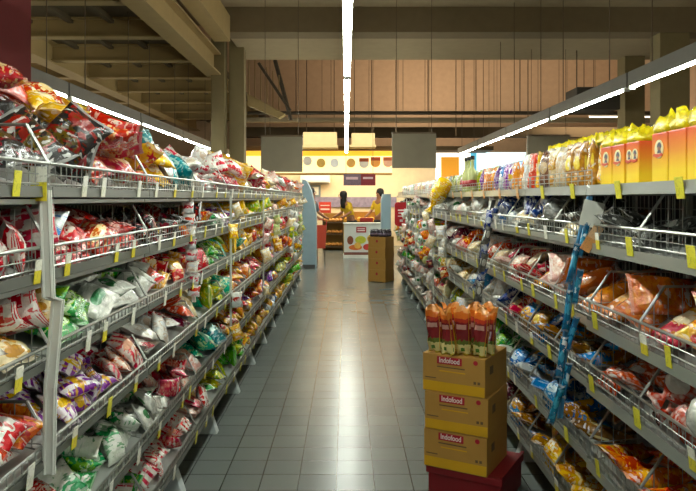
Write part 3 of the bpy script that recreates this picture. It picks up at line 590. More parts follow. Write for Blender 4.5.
def template(side, s, i):
    r = random.Random(i*7 + s*31 + (3 if side == 'L' else 0))
    if side == 'L' and s == 0:
        return [('top1','top2','top4','top3')[i % 4]] 
    if side == 'L':
        if i <= 3: return [{1:['P1','P2','S2','C1'], 2:['P2','P2','S1','P1'], 3:['P3','S2','P3','C2'], 4:['P2','S1','S2','C3'], 5:['P2','S2','S1','P3']}[s][i]]
        if i <= 6: return [r.choice({1:['C1','L1'], 2:['T1','C2','L2'], 3:['C3','P1','T2'], 4:['L2','C1','S2'], 5:['T2','C2','S1']}[s])]
        return [r.choice(['C1','L1','L2','T1','T2'])]
    if i <= 3:
        return {1:[['none','h1'],['h1','hT'],['hC','hT'],['hC','hT']], 2:[['hC','hC'],['hC','hC'],['hP','hP'],['hC','hP']], 3:[['hT','h1'],['hL','hP'],['hP','hC'],['hC','hP']],
                4:[['hL','hL'],['hL','hP'],['hP','hP'],['hC','hT']], 5:[['hP','hP'],['hL','hP'],['hP','hT'],['hC','hT']]}[s][i]
    if i <= 6: return [r.choice(['C1','T1','T2','C2','L1'])]
    return [r.choice(['T1','T2','L1','P1','L2'])]
PACKS = []
def fill(side, s, i):
    yc = (L0 if side == 'L' else R0) + BW*(i + .5)
    z0 = (LH if side == 'L' else RH)[s] + (.05 if side == 'L' and s >= 2 else 0)
    tpl = template(side, s, i)
    rr = random.Random(i*101 + s*13 + (0 if side == 'L' else 7))
    for h, name in enumerate(tpl):
        if name == 'none': continue
        thin = name == 'h1'
        rows = HEAP['hP' if thin else name]
        if thin: rows = sorted(rows, key=lambda r: r[2].z)[:5]
        oy = 0 if len(tpl) == 1 else (-.224 if h == 0 else .224)
        flip = rr.random() < .5 if len(tpl) == 1 or True else False
        for k, v, p, q in rows:
            p = Vector(p); q = Quaternion(q)
            if flip: p.y = -p.y; q = Quaternion((q.w, -q.x, q.y, -q.z))
            p.y += oy
            if side == 'L':
                rz = Quaternion((0,0,1), PI)
                w = Vector((-XL - p.x, yc - p.y, z0 + p.z)); q = rz @ q
            else:
                w = Vector((XR + p.x, yc + p.y, z0 + p.z))
            ey = w.y - ((p.x - .15)*1.9 if side == 'L' and s == 0 else 0)
            zone = next((d for e, d in ZONES[(side, s)] if ey < e), ZONES[(side, s)][-1][1])
            ch = random.Random(int(w.y / .24) * 7 + s*3 + (side == 'L'))
            key = ch.choice(zone) if rr.random() < .72 else rr.choice(zone)
            if side == 'L' and s == 0 and i < 2 and p.x < .22 and w.y < 2.12: key = 'black'
            o = put(k, v, Matrix.Translation(w) @ q.to_matrix().to_4x4(), key)
            PACKS.append((o, side, s, i, k, key, w))
for i in range(NL):
    for s in range(6): fill('L', s, i)
for n, (y, x, z, key, tilt) in enumerate(((1.95,.36,.285,'redwhite',.5), (2.1,.30,.30,'red',.35), (2.28,.36,.30,'redwhite',.6), (2.46,.31,.27,'red',.4), (2.6,.37,.275,'redyel',.5), (2.82,.35,.27,'golden',.5), (3.0,.36,.255,'yelred',.3), (3.3,.36,.25,'silver',.5), (3.62,.36,.24,'whitered',.4))):
    q = Quaternion((0,0,1), PI) @ Quaternion((0,1,0), -tilt) @ Quaternion((0,0,1), 1.57 + .5*math.sin(n*2.3))
    w = Vector((-XL - x, y, LH[0] + z)); o = put('C', n % 3, Matrix.Translation(w) @ q.to_matrix().to_4x4(), key)
    PACKS.append((o, 'L', 0, int((y - L0)/BW), 'C', key, w))
for i in range(NR):
    for s in range(1, 6): fill('R', s, i)
# the front heap of the top left tier rises higher: a few packets lean on the heap
# leave out the packets that neither this camera nor one a step beside it could see
bpy.context.view_layer.update()
def prune(packs):
    dg = bpy.context.evaluated_depsgraph_get(); seen = set()
    for ox, oz, st in ((0,0,2.0), (-.45,.05,5.0), (.45,.05,5.0), (0,.3,5.0)):
        org = Vector((ox, 0, CAMH + oz)); y = 0.0
        while y < 491:
            x = 0.0
            while x < 696:
                d = Vector(((x - CX) / F, 1, (CY - y) / F)); p = org
                for hop in range(6):
                    ok, loc, nr, fi, ob, mtx = SC.ray_cast(dg, p, d.normalized())
                    if not ok: break
                    n = ob.name.split('.')[0]
                    if n in ('wire_front', 'divider', 'back_grid', 'wire_fence'):
                        p = loc + d.normalized() * .004; continue
                    seen.add(ob.name); break
                x += st
            y += st
    keep = []
    for r in packs:
        if r[0].name in seen: keep.append(r)
        else: bpy.data.objects.remove(r[0])
    return keep
if DROP:
    flags = [bool(n % 2) for n, run in enumerate(DROP) for q in range(run)]   # runs of shown, hidden, shown ...
    for rec, hidden in zip(PACKS, flags):
        if hidden: bpy.data.objects.remove(rec[0])
    PACKS = [rec for rec, hidden in zip(PACKS, flags) if not hidden]
else:
    PACKS = prune(PACKS)
# one label each: kind, colours, tier, bay, and its rank by distance among the same design there
cells = {}
for r in PACKS: cells.setdefault((r[1], r[2], r[3], r[4], r[5]), []).append(r)
for (side, s, i, k, key), rows in cells.items():
    rows.sort(key=lambda r: (r[6] - cam.location).length)
    nm, kw, cat = SHAPE_NAME[k]
    for j, r in enumerate(rows):
        tail = 'in %s bay, %s tier, %s gondola' % (NTH[i], SHELF[s], 'left' if side == 'L' else 'right')
        lab = '%s %s, %s%s' % (D[key][0], kw, ('the ' + ORD[j] + ' ') if len(rows) > 1 else '', tail)
        tag(r[0], lab, cat, '%ss on the %s tier, %s side' % (kw, SHELF[s], 'left' if side == 'L' else 'right'))

# ------------------------------------------------------------------ top board on the right: standing goods
def film_top(w, d, h, seed):
    m = MB(); nu = 22; V = []; Fc = []
    prof = [(1.0, 0), (1.06, .25), (.92, .55), (.8, .8), (.5, 1.0)]
    for j, (sc, t) in enumerate(prof):
        for i in range(nu):
            a = 2*PI*i/nu; n = noise.noise(Vector((math.cos(a)*2.2, math.sin(a)*2.2, t*3 + seed)))
            x = max(-1, min(1, 1.35*math.cos(a))) * d/2 * sc; y = max(-1, min(1, 1.35*math.sin(a))) * w/2 * sc
            V.append((x*(1 + .25*n*t), y*(1 + .25*n*t), h*t*(1 + .7*n) + .0 )); 
    for j in range(len(prof)-1):
        for i in range(nu): Fc.append((j*nu+i, j*nu+(i+1) % nu, (j+1)*nu+(i+1) % nu, (j+1)*nu+i))
    Fc.append(tuple(range((len(prof)-1)*nu, len(prof)*nu))); Fc.append(tuple(range(nu))[::-1])
    return m.add(V, Fc)
def grad_mat():
    N = Nodes('orange_yellow_print'); tc = N.n('TexCoord'); s = N.n('SeparateXYZ'); N.link(tc.outputs['Generated'], s.inputs[0])
    rp = N.n('ValToRGB'); N.link(s.outputs[2], rp.inputs[0]); e = rp.color_ramp.elements
    e[0].position = .25; e[0].color = lin('F0CC1A'); e[1].position = 1.0; e[1].color = lin('E0501A')
    x = e.new(.62); x.color = lin('E8921C')
    N.link(rp.outputs[0], N.b.inputs['Base Color']); N.b.inputs['Roughness'].default_value = .6; N.b.inputs['Coat Weight'].default_value = .05
    N.bump(N.noise(tc.outputs['Object'], 25, 2), .15, .004)
    return N.m
GRAD = grad_mat(); BADGE = mat('badge_cream', 'EFE3B4', .5); HAIRP = mat('portrait_ink', '5C5C66', .6); M['swash'] = mat('swash_red', 'D8502E', .5)
FILM = Nodes('yellow_film'); _tc = FILM.n('TexCoord')
FILM.link(FILM.mix(FILM.math('GREATER_THAN', FILM.noise(_tc.outputs['Object'], 30, 2), .6), lin('F2DC14'), lin('E0C80C')), FILM.b.inputs['Base Color'])
FILM.b.inputs['Roughness'].default_value = .25; FILM.b.inputs['Coat Weight'].default_value = .6
FILM.bump(FILM.noise(_tc.outputs['Object'], 60, 3), .8, .01); FILM = FILM.m
ZT = RH[0] - .004
boxes = [(1.94,1,0,'second from the near end'), (2.055,0,1,'plain side showing, beside the portrait-badge box'), (2.17,1,1,'portrait badge, beside a plain box'), (2.375,1,2,'wide double badge'), (2.50,1,1,'single badge in the middle of the far trio'), (2.615,1,1,'farthest of the yellow boxes')]
for n, (y, emb, k, wh) in enumerate(boxes):
    big = n < 3
    h = .152 + (.012 if big else 0); w = .108
    t = thing('gift_bag_box', 'orange-to-yellow box with crinkled yellow film top, %s' % wh, 'box', (1.06, y, ZT), 0, 'orange and yellow boxes on the top board')
    obj('carton', MB().box(-.06, .06, -w/2, w/2, 0, h), GRAD, t, bevel=.004)
    obj('film_top', film_top(w*.98, .118, .05 if not big else .058, n*3.7).mesh('film_top', smooth=True), FILM, t, (0, 0, h))
    for q in range(k if emb else 0):
        yy = (0 if k == 1 else -.024 + .048*q); rr = .026 if k == 1 else .02
        e = obj('badge', MB().prism([(yy + rr*1.1*math.cos(a*PI/12), h*.68 + rr*1.15*math.sin(a*PI/12)) for a in range(24)], 'x', -.0625, -.0598), BADGE, t)
        obj('portrait', MB().prism([(yy - rr*.15 + rr*.42*math.cos(a*PI/8), h*.70 + rr*.5*math.sin(a*PI/8)) for a in range(16)], 'x', -.0632, -.062), M['skin'], e)
        obj('portrait_hair', MB().prism([(yy - rr*.2 + rr*.55*math.cos(a*PI/8), h*.715 + rr*.62*math.sin(a*PI/8)) for a in range(9)] + [(yy - rr*.5, h*.69), (yy - rr*.2, h*.735)], 'x', -.0637, -.0625), HAIRP, e)
        obj('portrait_shoulder', MB().prism([(yy - rr*.75, h*.60), (yy + rr*.35, h*.60), (yy + rr*.2, h*.65), (yy - rr*.15, h*.665), (yy - rr*.55, h*.65)], 'x', -.0634, -.0622), HAIRP, e)
        obj('swash', MB().prism([(yy - rr*.9, h*.545), (yy + rr*.4, h*.515), (yy + rr*1.5, h*.56), (yy + rr*1.2, h*.60), (yy - rr*.2, h*.58), (yy - rr*.9, h*.60)], 'x', -.0642, -.0605), M['swash'], e)
# standing bags further along the board
def stand_mesh(w, h, t, seed, crink=1.0):
    V, Fc, UV = pillow(w, h, t, seed, 12, 16, .05, crink)
    V2 = []
    for (x, y, z), (u, v) in zip(V, UV):
        b = max(0, 1 - v / .35)            # gusseted foot
        V2.append((z*(1 + 1.0*b), x*(1 + .05*crink*math.sin(v*5 + seed)), max(0, y + h/2 - .012*b) + (.006*crink*math.sin(u*7 + seed) if v > .9 else 0)))
    me = bpy.data.meshes.new('standing_bag'); me.from_pydata(V2, [], Fc); l = me.uv_layers.new(name='UVMap')
    for lp in me.loops: l.data[lp.index].uv = UV[lp.vertex_index]
    me.polygons.foreach_set('use_smooth', [True]*len(me.polygons)); me.materials.append(None)
    return me
STAND = [stand_mesh(.115, .175, .055, s) for s in (2,5,8)]
STANDT = [stand_mesh(.12, .205, .06, s) for s in (3,6,9)]
def stand(name, me, x, y, z, rz, key, lab, cat, grp, tilt=0):
    o = bpy.data.objects.new(name, me); COL.objects.link(o); o.location = (x,y,z); o.rotation_euler = (0, tilt, rz)
    o.material_slots[0].link = 'OBJECT'; o.material_slots[0].material = pm(key)
    return tag(o, lab, cat, grp)
PR = [(3.35, ['brown','golden','cream','yellow']), (3.9, ['tan','redwhite','brown','yellow']), (4.35, ['orange','purplewhite','white']), (5.2, ['orange','bluewhite','purple']), (6.2, ['olive','yelgreen','silver']), (8.2, ['olive','yellow','clearwhite']), (10, ['pink','cream','white']), (13, ['clearwhite','pink','greenwhite'])]
count = {}
y = 2.76; n = 0
while y < 12.4:
    zone = next(d for e, d in PR if y < e)
    for row, dx in enumerate((.10, .23)):
        key = rng.choice(zone)
        tall = y < 3.95 or row == 1
        c = count.setdefault((key, row), 0); count[(key, row)] += 1
        rowtxt = 'front row' if row == 0 else 'rear row'
        lab = '%s upright bag, %s in the %s of the right top board' % (D[key][0], ORD[c] if c < len(ORD) else 'farthest', rowtxt)
        stand('upright_bag', rng.choice(STANDT if tall else STAND), XR + dx + .01*rng.random(), y + rng.uniform(-.008,.008), ZT, rng.gauss(0,.18), key, lab, 'bag', 'upright bags on the right top board', 0)
    if row and y < 3.9 and n % 1 == 0:
        t = obj('film_ruffle', cached(('ruf', n % 3), lambda: film_top(.11, .10, .045, n*5.1).mesh('film_ruffle', smooth=True)), FILM, None, (XR + .23, y, ZT + .2))
        tag(t, 'yellow crinkled film tuft above the rear bags, %s of the row' % ORD[n], 'film', 'yellow film tufts')
    y += .122 + rng.uniform(0, .012); n += 1
# glass bottles, big yellow bag
BOT = MB().lathe([(.032,0), (.036,.01), (.036,.13), (.03,.165), (.013,.20), (.012,.245), (.014,.25), (.014,.262)], 14)
for n, y in enumerate((5.35, 5.5, 5.62)):
    t = thing('bottle', 'pale green bottle with a dark cap, %s of three on the board' % ORD[n], 'bottle', (XR + .045, y, ZT), 0, 'bottles on the right top board')
    obj('glass', cached('bot', lambda: BOT.mesh('glass', smooth=True)), cached('botm', lambda: mat('pale_green_glass', 'B9BF7A', .15, coat=.5)), t)
    obj('cap', cached('cap', lambda: MB().lathe([(.017,.26), (.017,.285), (.014,.29)], 12).mesh('cap')), M['hair'], t)
    obj('wrap_label', cached('wl', lambda: MB().lathe([(.0368,.05), (.0368,.10)], 14).mesh('wrap_label', smooth=True)), M['red'], t)
V, Fc, UV = tied(.24, .36, .16, 4)
me = bpy.data.meshes.new('large_tied_bag'); me.from_pydata(V, [], Fc); l = me.uv_layers.new(name='UVMap')
for lp in me.loops: l.data[lp.index].uv = UV[lp.vertex_index]
me.polygons.foreach_set('use_smooth', [True]*len(me.polygons)); me.materials.append(None)
o = obj('large_tied_bag', me, None, None, (XR - .10, 6.3, ZT - .02), (R(-62), R(10), R(78)))
o.material_slots[0].link = 'OBJECT'; o.material_slots[0].material = pm('yellow')
tag(o, 'large golden tied bag hanging over the edge of the right top board', 'bag')

# ------------------------------------------------------------------ hanging strips
def strip(name, label, pts, w, m, group=None):
    t = thing(name, label, 'display strip', pts[0], 0, group)
    o = Vector(pts[0])
    for a, b in zip(pts, pts[1:]):
        a = Vector(a) - o; b = Vector(b) - o
        seg = MB(); 
        V = [a + Vector((-.0, 0, 0)), b]
        mm = MB().add([(p.x + sx*w/2, p.y + sy*.003, p.z) for p in (a, b) for sx, sy in ((-1,-1),(1,-1),(1,1),(-1,1))], [(0,1,2,3),(4,7,6,5),(0,4,5,1),(1,5,6,2),(2,6,7,3),(3,7,4,0)])
        obj('strip_segment', mm, m, t)
        obj('rib', MB().rod(a + Vector((w*.32,-.004,0)), b + Vector((w*.32,-.004,0)), .004).rod(a + Vector((-w*.32,-.004,0)), b + Vector((-w*.32,-.004,0)), .004), m, t)
    obj('hook', MB().path([(0,0,0), (0,.0,.03), (0,.03,.04)], .003), M['wire'], t)
    return t
zs = 1.79
strip('display_strip', 'white plastic hook strip hanging down the front of the near left shelving', [(X(45,zs) , zs, Z(190,zs)), (X(52,zs), zs - .02, Z(296,zs)), (X(58,zs), zs, Z(300,zs)), (X(52,zs), zs - .01, Z(386,zs)), (X(49,zs), zs, Z(474,zs))], .034, M['post'])
t = obj('notice_card', MB().box(-.021, .021, -.001, .001, -.045, .045), M['tag'], None, (X(42,zs), zs - .02, Z(184,zs))); tag(t, 'yellow and white price card at the top of the white hook strip', 'price card')
zc = 3.52
strip('clip_strip', 'pale clip strip of white sachets hanging from the left top tier', [(X(186,zc), zc, Z(184,zc)), (X(194,zc), zc, Z(302,zc))], .02, M['white'])
SACH = {}
def sachet(w, h, t, seed):
    V, Fc, UV = pillow(w, h, t, seed, 8, 10, .08); me = bpy.data.meshes.new('sachet'); me.from_pydata([(x, z, y) for x, y, z in V], [], [q[::-1] for q in Fc])
    l = me.uv_layers.new(name='UVMap')
    for lp in me.loops: l.data[lp.index].uv = UV[lp.vertex_index]
    me.polygons.foreach_set('use_smooth', [True]*len(me.polygons)); me.materials.append(None); return me
PLACE = ['topmost','second','third','fourth','fifth','sixth','seventh','eighth','lowest']
sm = sachet(.066, .062, .02, 3)
for j in range(9):
    f = (j + .5) / 9; px = 187 + 8*f
    o = stand('sachet', sm, X(px,zc), zc - .016, Z(190 + 106*f, zc), 0, 'silver' if j % 3 else 'white', 'small white sachet on the pale clip strip, %s from the top' % PLACE[j], 'sachet', 'white sachets on the clip strip')
    o.rotation_euler = (R(-12), R(rng.uniform(-6,6)), 0)
zb2 = 2.62
pts = [(X(590,zb2), zb2, Z(196,zb2)), (X(574,zb2), zb2, Z(262,zb2)), (X(566,zb2), zb2, Z(330,zb2)), (X(560,zb2), zb2, Z(418,zb2))]
strip('clip_strip', 'blue hanging clip strip of sachets in front of the right gondola', pts, .022, mat('blue_strip', '3E7FA8', .4))
t = obj('shelf_card', MB().box(-.04, .04, -.001, .001, -.05, .05), M['card'], None, (X(590,zb2), zb2 - .02, Z(214,zb2)), (0, R(14), 0)); tag(t, 'tilted white card at the head of the blue clip strip', 'card')
t = obj('price_flag', MB().box(-.02, .02, -.001, .001, -.055, .055), M['tago'], None, (X(589,zb2), zb2 - .03, Z(238,zb2)), (0, R(32), 0)); tag(t, 'orange price flag sticking out beside the blue clip strip', 'price card')
s1, s2 = sachet(.04, .15, .026, 5), sachet(.036, .13, .024, 7)
for j in range(8):
    f = (j + .5) / 8; yy = 228 + 186*f; px = 581 - 23*f + (-6 if j % 2 else 2)
    o = stand('sachet', s1 if j % 2 else s2, X(px,zb2), zb2 - .018 - .012*(j % 2), Z(yy,zb2), 0, 'stripblue', 'long blue sachet on the blue clip strip, %s from the top' % PLACE[j], 'sachet', 'blue sachets on the clip strip')
    o.rotation_euler = (0, R(10 + rng.uniform(-4,7)), R(rng.uniform(-20,20))); o.scale = (.72, .8, 1.1)
zd = 4.45
strip('clip_strip', 'dark hanging clip strip beyond the blue one, right gondola', [(X(494,zd), zd, Z(200,zd)), (X(482,zd), zd, Z(246,zd)), (X(477,zd), zd, Z(304,zd))], .025, M['dark'])
for j in range(6):
    f = (j + .5) / 6; yy = 214 + 84*f; px = 489 - 12*f
    o = stand('sachet', s1, X(px,zd), zd - .02 - .012*(j % 2), Z(yy,zd), 0, 'clear' if j % 2 else 'navy', 'dark sachet on the dark clip strip, %s from the top' % PLACE[j], 'sachet', 'dark sachets on the clip strip')
    o.rotation_euler = (0, R(14 + rng.uniform(-8,8)), R(rng.uniform(-20,20))); o.scale = (1.3, 1.2, 1.0)

HB = [sachet(.08, .105, .04, 4), sachet(.10, .13, .05, 9), sachet(.065, .09, .035, 12)]
hr = random.Random(5)
for side, i, half in [('L',4,0), ('L',6,0), ('L',7,0), ('L',9,0), ('L',10,0), ('L',11,0)] + [('R',i,h) for i in range(5, 12) for h in ((0,1) if i in (6,7,8,9) else (0,))]:
    y = (L0 if side == 'L' else R0) + BW*i + half*.45 + .02
    x = -(XL - .03) if side == 'L' else XR - .03
    z1, z0 = (1.52, .60) if side == 'L' else (1.50, .40)
    if (i + half) % 2: z1, z0 = 1.36, .78
    where = '%s %s bay' % (NTH[i], 'left' if side == 'L' else 'right')
    strip('clip_strip', 'narrow clip strip of hanging bags at the %s%s' % (where, ', middle' if half else ', near edge'), [(x, y, z1), (x, y, z0)], .012, M['white'], 'clip strips of hanging bags')
    pal = [['yellow','yelgreen','cream','silver'], ['orangered','yelgreen','cream','white'], ['cream','pink','white','yelred'], ['yelgreen','silver','yellow','olive']][i % 4] if side == 'L' else [['cream','pink','white','clearwhite'], ['white','clearwhite','tan','red'], ['pink','wine','white','cream'], ['clearwhite','cream','olive','orangered']][(i + half) % 4]
    for j in range(6):
        if hr.random() < .22: continue
        key = hr.choice(pal); sx = 1 if side == 'L' else -1
        o = stand('hanging_bag', hr.choice(HB), x + (.03 + hr.uniform(-.012,.02))*sx, y - .03, z1 - .08 - (z1 - z0 - .12)*(j + hr.uniform(-.2,.2))/5, 0, key, '%s bag on clip strip at %s%s, %s' % (D[key][0], where, ', middle' if half else '', ('topmost','second place down','third place down','fourth place down','fifth place down','lowest')[j]), 'bag', 'bags on clip strips')
        o.rotation_euler = (R(hr.uniform(-14,4)), R(hr.uniform(-28,28)), sx*R(hr.uniform(0, 75)))

# ------------------------------------------------------------------ cartons on a red pallet
def frame(p, u, v):
    """local axes: x along front face, y into depth"""
    return math.atan2(u[1], u[0])
ux = Vector((.676 - .392, 3.26 - 3.42)).normalized(); ang = math.atan2(ux.y, ux.x)
w_, d_, h_ = .326, .338, .188
cxy = Vector((.392, 3.42)) + ux * w_/2 + Vector((-ux.y, ux.x)) * d_/2
pz = .16
t = thing('pallet_stand', 'low dark red display pallet under the carton stack', 'pallet', (cxy.x, cxy.y, 0), ang)
obj('deck', MB().box(-.155, .235, -.165, .23, .125, pz), M['pallet'], t, bevel=.006)
obj('skirt', MB().box(-.145, .225, -.155, .22, .0, .125), M['pallet'], t, bevel=.004)
obj('rim', MB().box(.222, .236, -.165, .23, pz, pz + .012), M['pallet'], t)
def text(body, size, m, parent, loc, rot, name='lettering', sx=1):
    cu = bpy.data.curves.new(name, 'FONT'); cu.body = body; cu.size = size; cu.align_x = 'CENTER'; cu.align_y = 'CENTER'; cu.extrude = .0006; cu.offset = size*.02
    o = bpy.data.objects.new(name, cu); COL.objects.link(o); cu.materials.append(m); o.parent = parent; o.location = loc; o.rotation_euler = rot; o.scale = (sx,1,1)
    bpy.context.view_layer.update(); me = bpy.data.meshes.new_from_object(o); p = bpy.data.objects.new(name, me); COL.objects.link(p)
    p.parent = parent; p.location = loc; p.rotation_euler = rot; p.scale = (sx,1,1); bpy.data.objects.remove(o); p.name = name; return p
W_INK = mat('white_ink', 'F0DDD8', .5)
for k in range(3):
    dx, dy, da = ((0,0,0), (.002,-.003,R(.8)), (-.004,.002,R(-1.2)))[k]
    t = thing('carton', 'brown carton with a red label and yellow band, %s of three on the red pallet' % ('bottom','middle','top')[k], 'carton', (cxy.x + dx, cxy.y + dy, pz + k*(h_ + .001)), ang + da, 'cartons on the red pallet')
    obj('box', MB().box(-w_/2, w_/2, -d_/2, d_/2, 0, h_), M['kraft'], t, bevel=.004)
    f = -d_/2 - .0008
    obj('yellow_band', MB().box(-w_/2 + .003, w_/2 - .003, f, f + .001, .005, .052), M['yellow'], t)
    obj('yellow_strip', MB().box(-w_/2 + .09, w_/2 - .10, f, f + .001, .104, .110), M['yellow'], t)
    lb = obj('logo_label', MB().box(-.085, .045, f - .0006, f + .001, .142, .178), M['label'], t)
    text('Indofood', .036, W_INK, lb, (-.02, f - .0008, .16), (PI/2,0,0), 'logo_lettering', .82)
    obj('print_line', MB().box(-.085, .06, f, f + .001, .124, .130), M['greyprint'], t)
    obj('print_line', MB().box(-.15, -.09, f, f + .001, .066, .071), M['greyprint'], t)
    obj('print_mark', MB().prism([(.115 + .012*math.cos(a*PI/5), .165 + .012*math.sin(a*PI/5)) for a in range(10)], 'y', f, f + .001), M['label'], t)
    obj('print_mark', MB().box(.105, .118, f, f + .001, .062, .075).box(.125, .138, f, f + .001, .062, .075), M['greyprint'], t)
    obj('tape', MB().box(-.025, .025, -d_/2, d_/2, h_ + .0002, h_ + .0008), mat('clear_tape_%d' % k, 'C29A52', .25), t)
    obj('side_mark', MB().box(w_/2 - .0002, w_/2 + .0008, -.10, -.05, .10, .14), M['greyprint'], t)
# upright sauce pouches on the top carton
def pouch_mat():
    N = Nodes('sauce_pouch_print'); tc = N.n('TexCoord'); s = N.n('SeparateXYZ'); N.link(tc.outputs['UV'], s.inputs[0]); u, v = s.outputs[0], s.outputs[1]
    info = N.n('ObjectInfo')
    wob = N.math('MULTIPLY', N.math('SUBTRACT', N.noise(tc.outputs['Object'], 30, 2), .5), .16)
    vv = N.math('ADD', v, wob)
    rp = N.n('ValToRGB'); rp.color_ramp.interpolation = 'CONSTANT'; N.link(vv, rp.inputs[0]); e = rp.color_ramp.elements
    e[0].position = 0; e[0].color = lin('B9A83A'); e[1].position = .05; e[1].color = lin('D8CC86')
    for p, c in ((.24,'5E6A22'), (.32,'7E1A1E'), (.70,'B8341E'), (.78,'E0701E'), (.9,'EE9A4A')):
        x = e.new(p); x.color = lin(c)
    col = rp.outputs[0]
    a = N.math('ABSOLUTE', N.math('SUBTRACT', u, .5))
    edge = N.math('GREATER_THAN', a, .40)
    col = N.mix(edge, col, lin('D89A22'))
    lab = N.math('MULTIPLY', N.math('LESS_THAN', N.math('ABSOLUTE', N.math('SUBTRACT', v, .6)), .05), N.math('LESS_THAN', a, .3))
    col = N.mix(N.math('MULTIPLY', lab, .65), col, lin('E3B0A0'))
    bl = N.math('MULTIPLY', N.math('LESS_THAN', N.math('ABSOLUTE', N.math('SUBTRACT', v, .14)), .035), N.math('LESS_THAN', a, .12))
    col = N.mix(bl, col, lin('4E7A2A'))
    N.link(col, N.b.inputs['Base Color']); N.b.inputs['Roughness'].default_value = .25; N.b.inputs['Coat Weight'].default_value = .6
    N.bump(N.noise(tc.outputs['Object'], 50, 2), .5, .006)
    return N.m
POU = pouch_mat()
PME = [stand_mesh(.086, h, .044, s, 2.2) for s, h in ((11,.235), (14,.225), (17,.24))]
top = pz + 3*(h_ + .001)
POS = ['near left corner','second along the front','third along the front','front right end','rear left end','second of the rear row','third of the rear row','rear right end','far right corner','middle of the far row','far left corner']
rowx = [(-.115,-.13), (-.04,-.135), (.035,-.125), (.115,-.13), (-.11,-.05), (-.035,-.055), (.045,-.045), (.118,-.05), (.11,.035), (.02,.03), (-.08,.03)]
ca, sa = math.cos(ang), math.sin(ang)
for j, (lx, ly) in enumerate(rowx):
    o = bpy.data.objects.new('sauce_pouch', PME[j % 3]); COL.objects.link(o)
    o.location = (cxy.x + ca*lx - sa*ly, cxy.y + sa*lx + ca*ly, top + .0015); o.rotation_euler = (R(rng.uniform(-5,5)), R(rng.uniform(-7,7)), ang + PI/2 + rng.gauss(0,.3))
    o.material_slots[0].link = 'OBJECT'; o.material_slots[0].material = POU
    tag(o, 'upright orange and maroon sauce pouch on the top carton, %s' % POS[j], 'pouch', 'sauce pouches on the carton stack')

# ------------------------------------------------------------------ far carton stack, promotion counter, bakery
fx, fy_, fa = X(381.5, 12.25), 12.35, R(-28)
for k in range(4):
    t = thing('carton', 'plain brown carton with a small red mark, %s of four at the aisle end' % ('lowest','second lowest','second highest','highest')[k], 'carton', (fx, fy_, .03 + k*.195), fa + R((0,1.5,-1,1)[k]), 'cartons at the aisle end')
    obj('box', MB().box(-.17, .17, -.19, .19, 0, .193), M['kraft'], t, bevel=.004)
    obj('red_mark', MB().prism([(.0 + .022*math.cos(a*PI/4), .12 + .026*math.sin(a*PI/4)) for a in range(8)], 'y', -.1915, -.189), M['label'], t)
t = thing('pallet_stand', 'thin yellowish pallet board under the far brown cartons', 'pallet', (fx, fy_, 0), fa)
obj('deck', MB().box(-.18, .18, -.2, .2, .012, .03), M['kraft'], t); obj('runner', MB().box(-.17, -.12, -.19, .19, 0, .012), M['kraft'], t); obj('runner', MB().box(.12, .17, -.19, .19, 0, .012), M['kraft'], t)
JAR = MB().lathe([(.036,0), (.04,.01), (.04,.09), (.03,.105), (.03,.13), (.0,.132)], 12)
jm = mat('dark_purple_jar', '2C2430', .25, coat=.4); jl = mat('jar_label', '7A6A80', .5)
for n in range(12):
    lx, ly = -.125 + .083*(n % 4), -.12 + .1*(n // 4)
    t = thing('jar', 'dark jar on the far cartons, %s row, %s' % (('front','middle','back')[n // 4], ('left end','second from the left','third from the left','right end')[n % 4]), 'jar',
              (fx + math.cos(fa)*lx - math.sin(fa)*ly, fy_ + math.sin(fa)*lx + math.cos(fa)*ly, .03 + 4*.195 + .001), 0, 'dark jars on the far cartons')
    obj('body', cached('jar', lambda: JAR.mesh('jar', smooth=True)), jm, t)
    obj('label_band', cached('jl', lambda: MB().lathe([(.0405,.03), (.0405,.07)], 12).mesh('label_band', smooth=True)), jl, t)

d = 17.1
t = thing('promotion_counter', 'white promotion counter with a red label and food pictures in front of the bakery', 'counter', (X(363, d), d, 0), 0)
x0, x1 = X(344, d) - X(363, d), X(383, d) - X(363, d); zt = Z(223, d)
obj('body', MB().box(x0, x1, 0, .45, .08, zt - .03), M['white'], t); obj('counter_top', MB().box(x0 - .02, x1 + .02, -.03, .48, zt - .03, zt), M['white'], t, bevel=.006)
obj('base', MB().box(x0 - .02, x1 + .02, -.06, .46, 0, .08), M['card'], t)
obj('red_band', MB().box(x0, x1, -.004, 0, .08, .15), mat('brown_band', '7A4A3C', .6), t)
lb = obj('red_label', MB().box(-.17, .08, -.004, 0, zt - .24, zt - .10), M['red'], t)
obj('label_stripe', MB().box(-.14, .05, -.006, -.004, zt - .155, zt - .135).box(-.14, .05, -.006, -.004, zt - .205, zt - .175), W_INK, lb)
for n, (a, b, c, e, colr) in enumerate(((-.40,-.24,.34,.56,'8A4A2C'), (-.2,.08,.36,.56,'C9CC3A'), (-.36,-.02,.2,.34,'D8702A'), (.0,.22,.2,.36,'C83A2C'), (.1,.36,.38,.6,'E0B23A'), (-.22,-.05,.24,.4,'E8B04A'))):
    obj('food_picture', MB().prism([((a+b)/2 + (b-a)/2*math.cos(q*PI/7), (c+e)/2 + (e-c)/2*math.sin(q*PI/7)) for q in range(14)], 'y', -.003 - .0008*n, 0), mat('food_print_%d' % n, colr, .5, var=.35, scale=14), t)

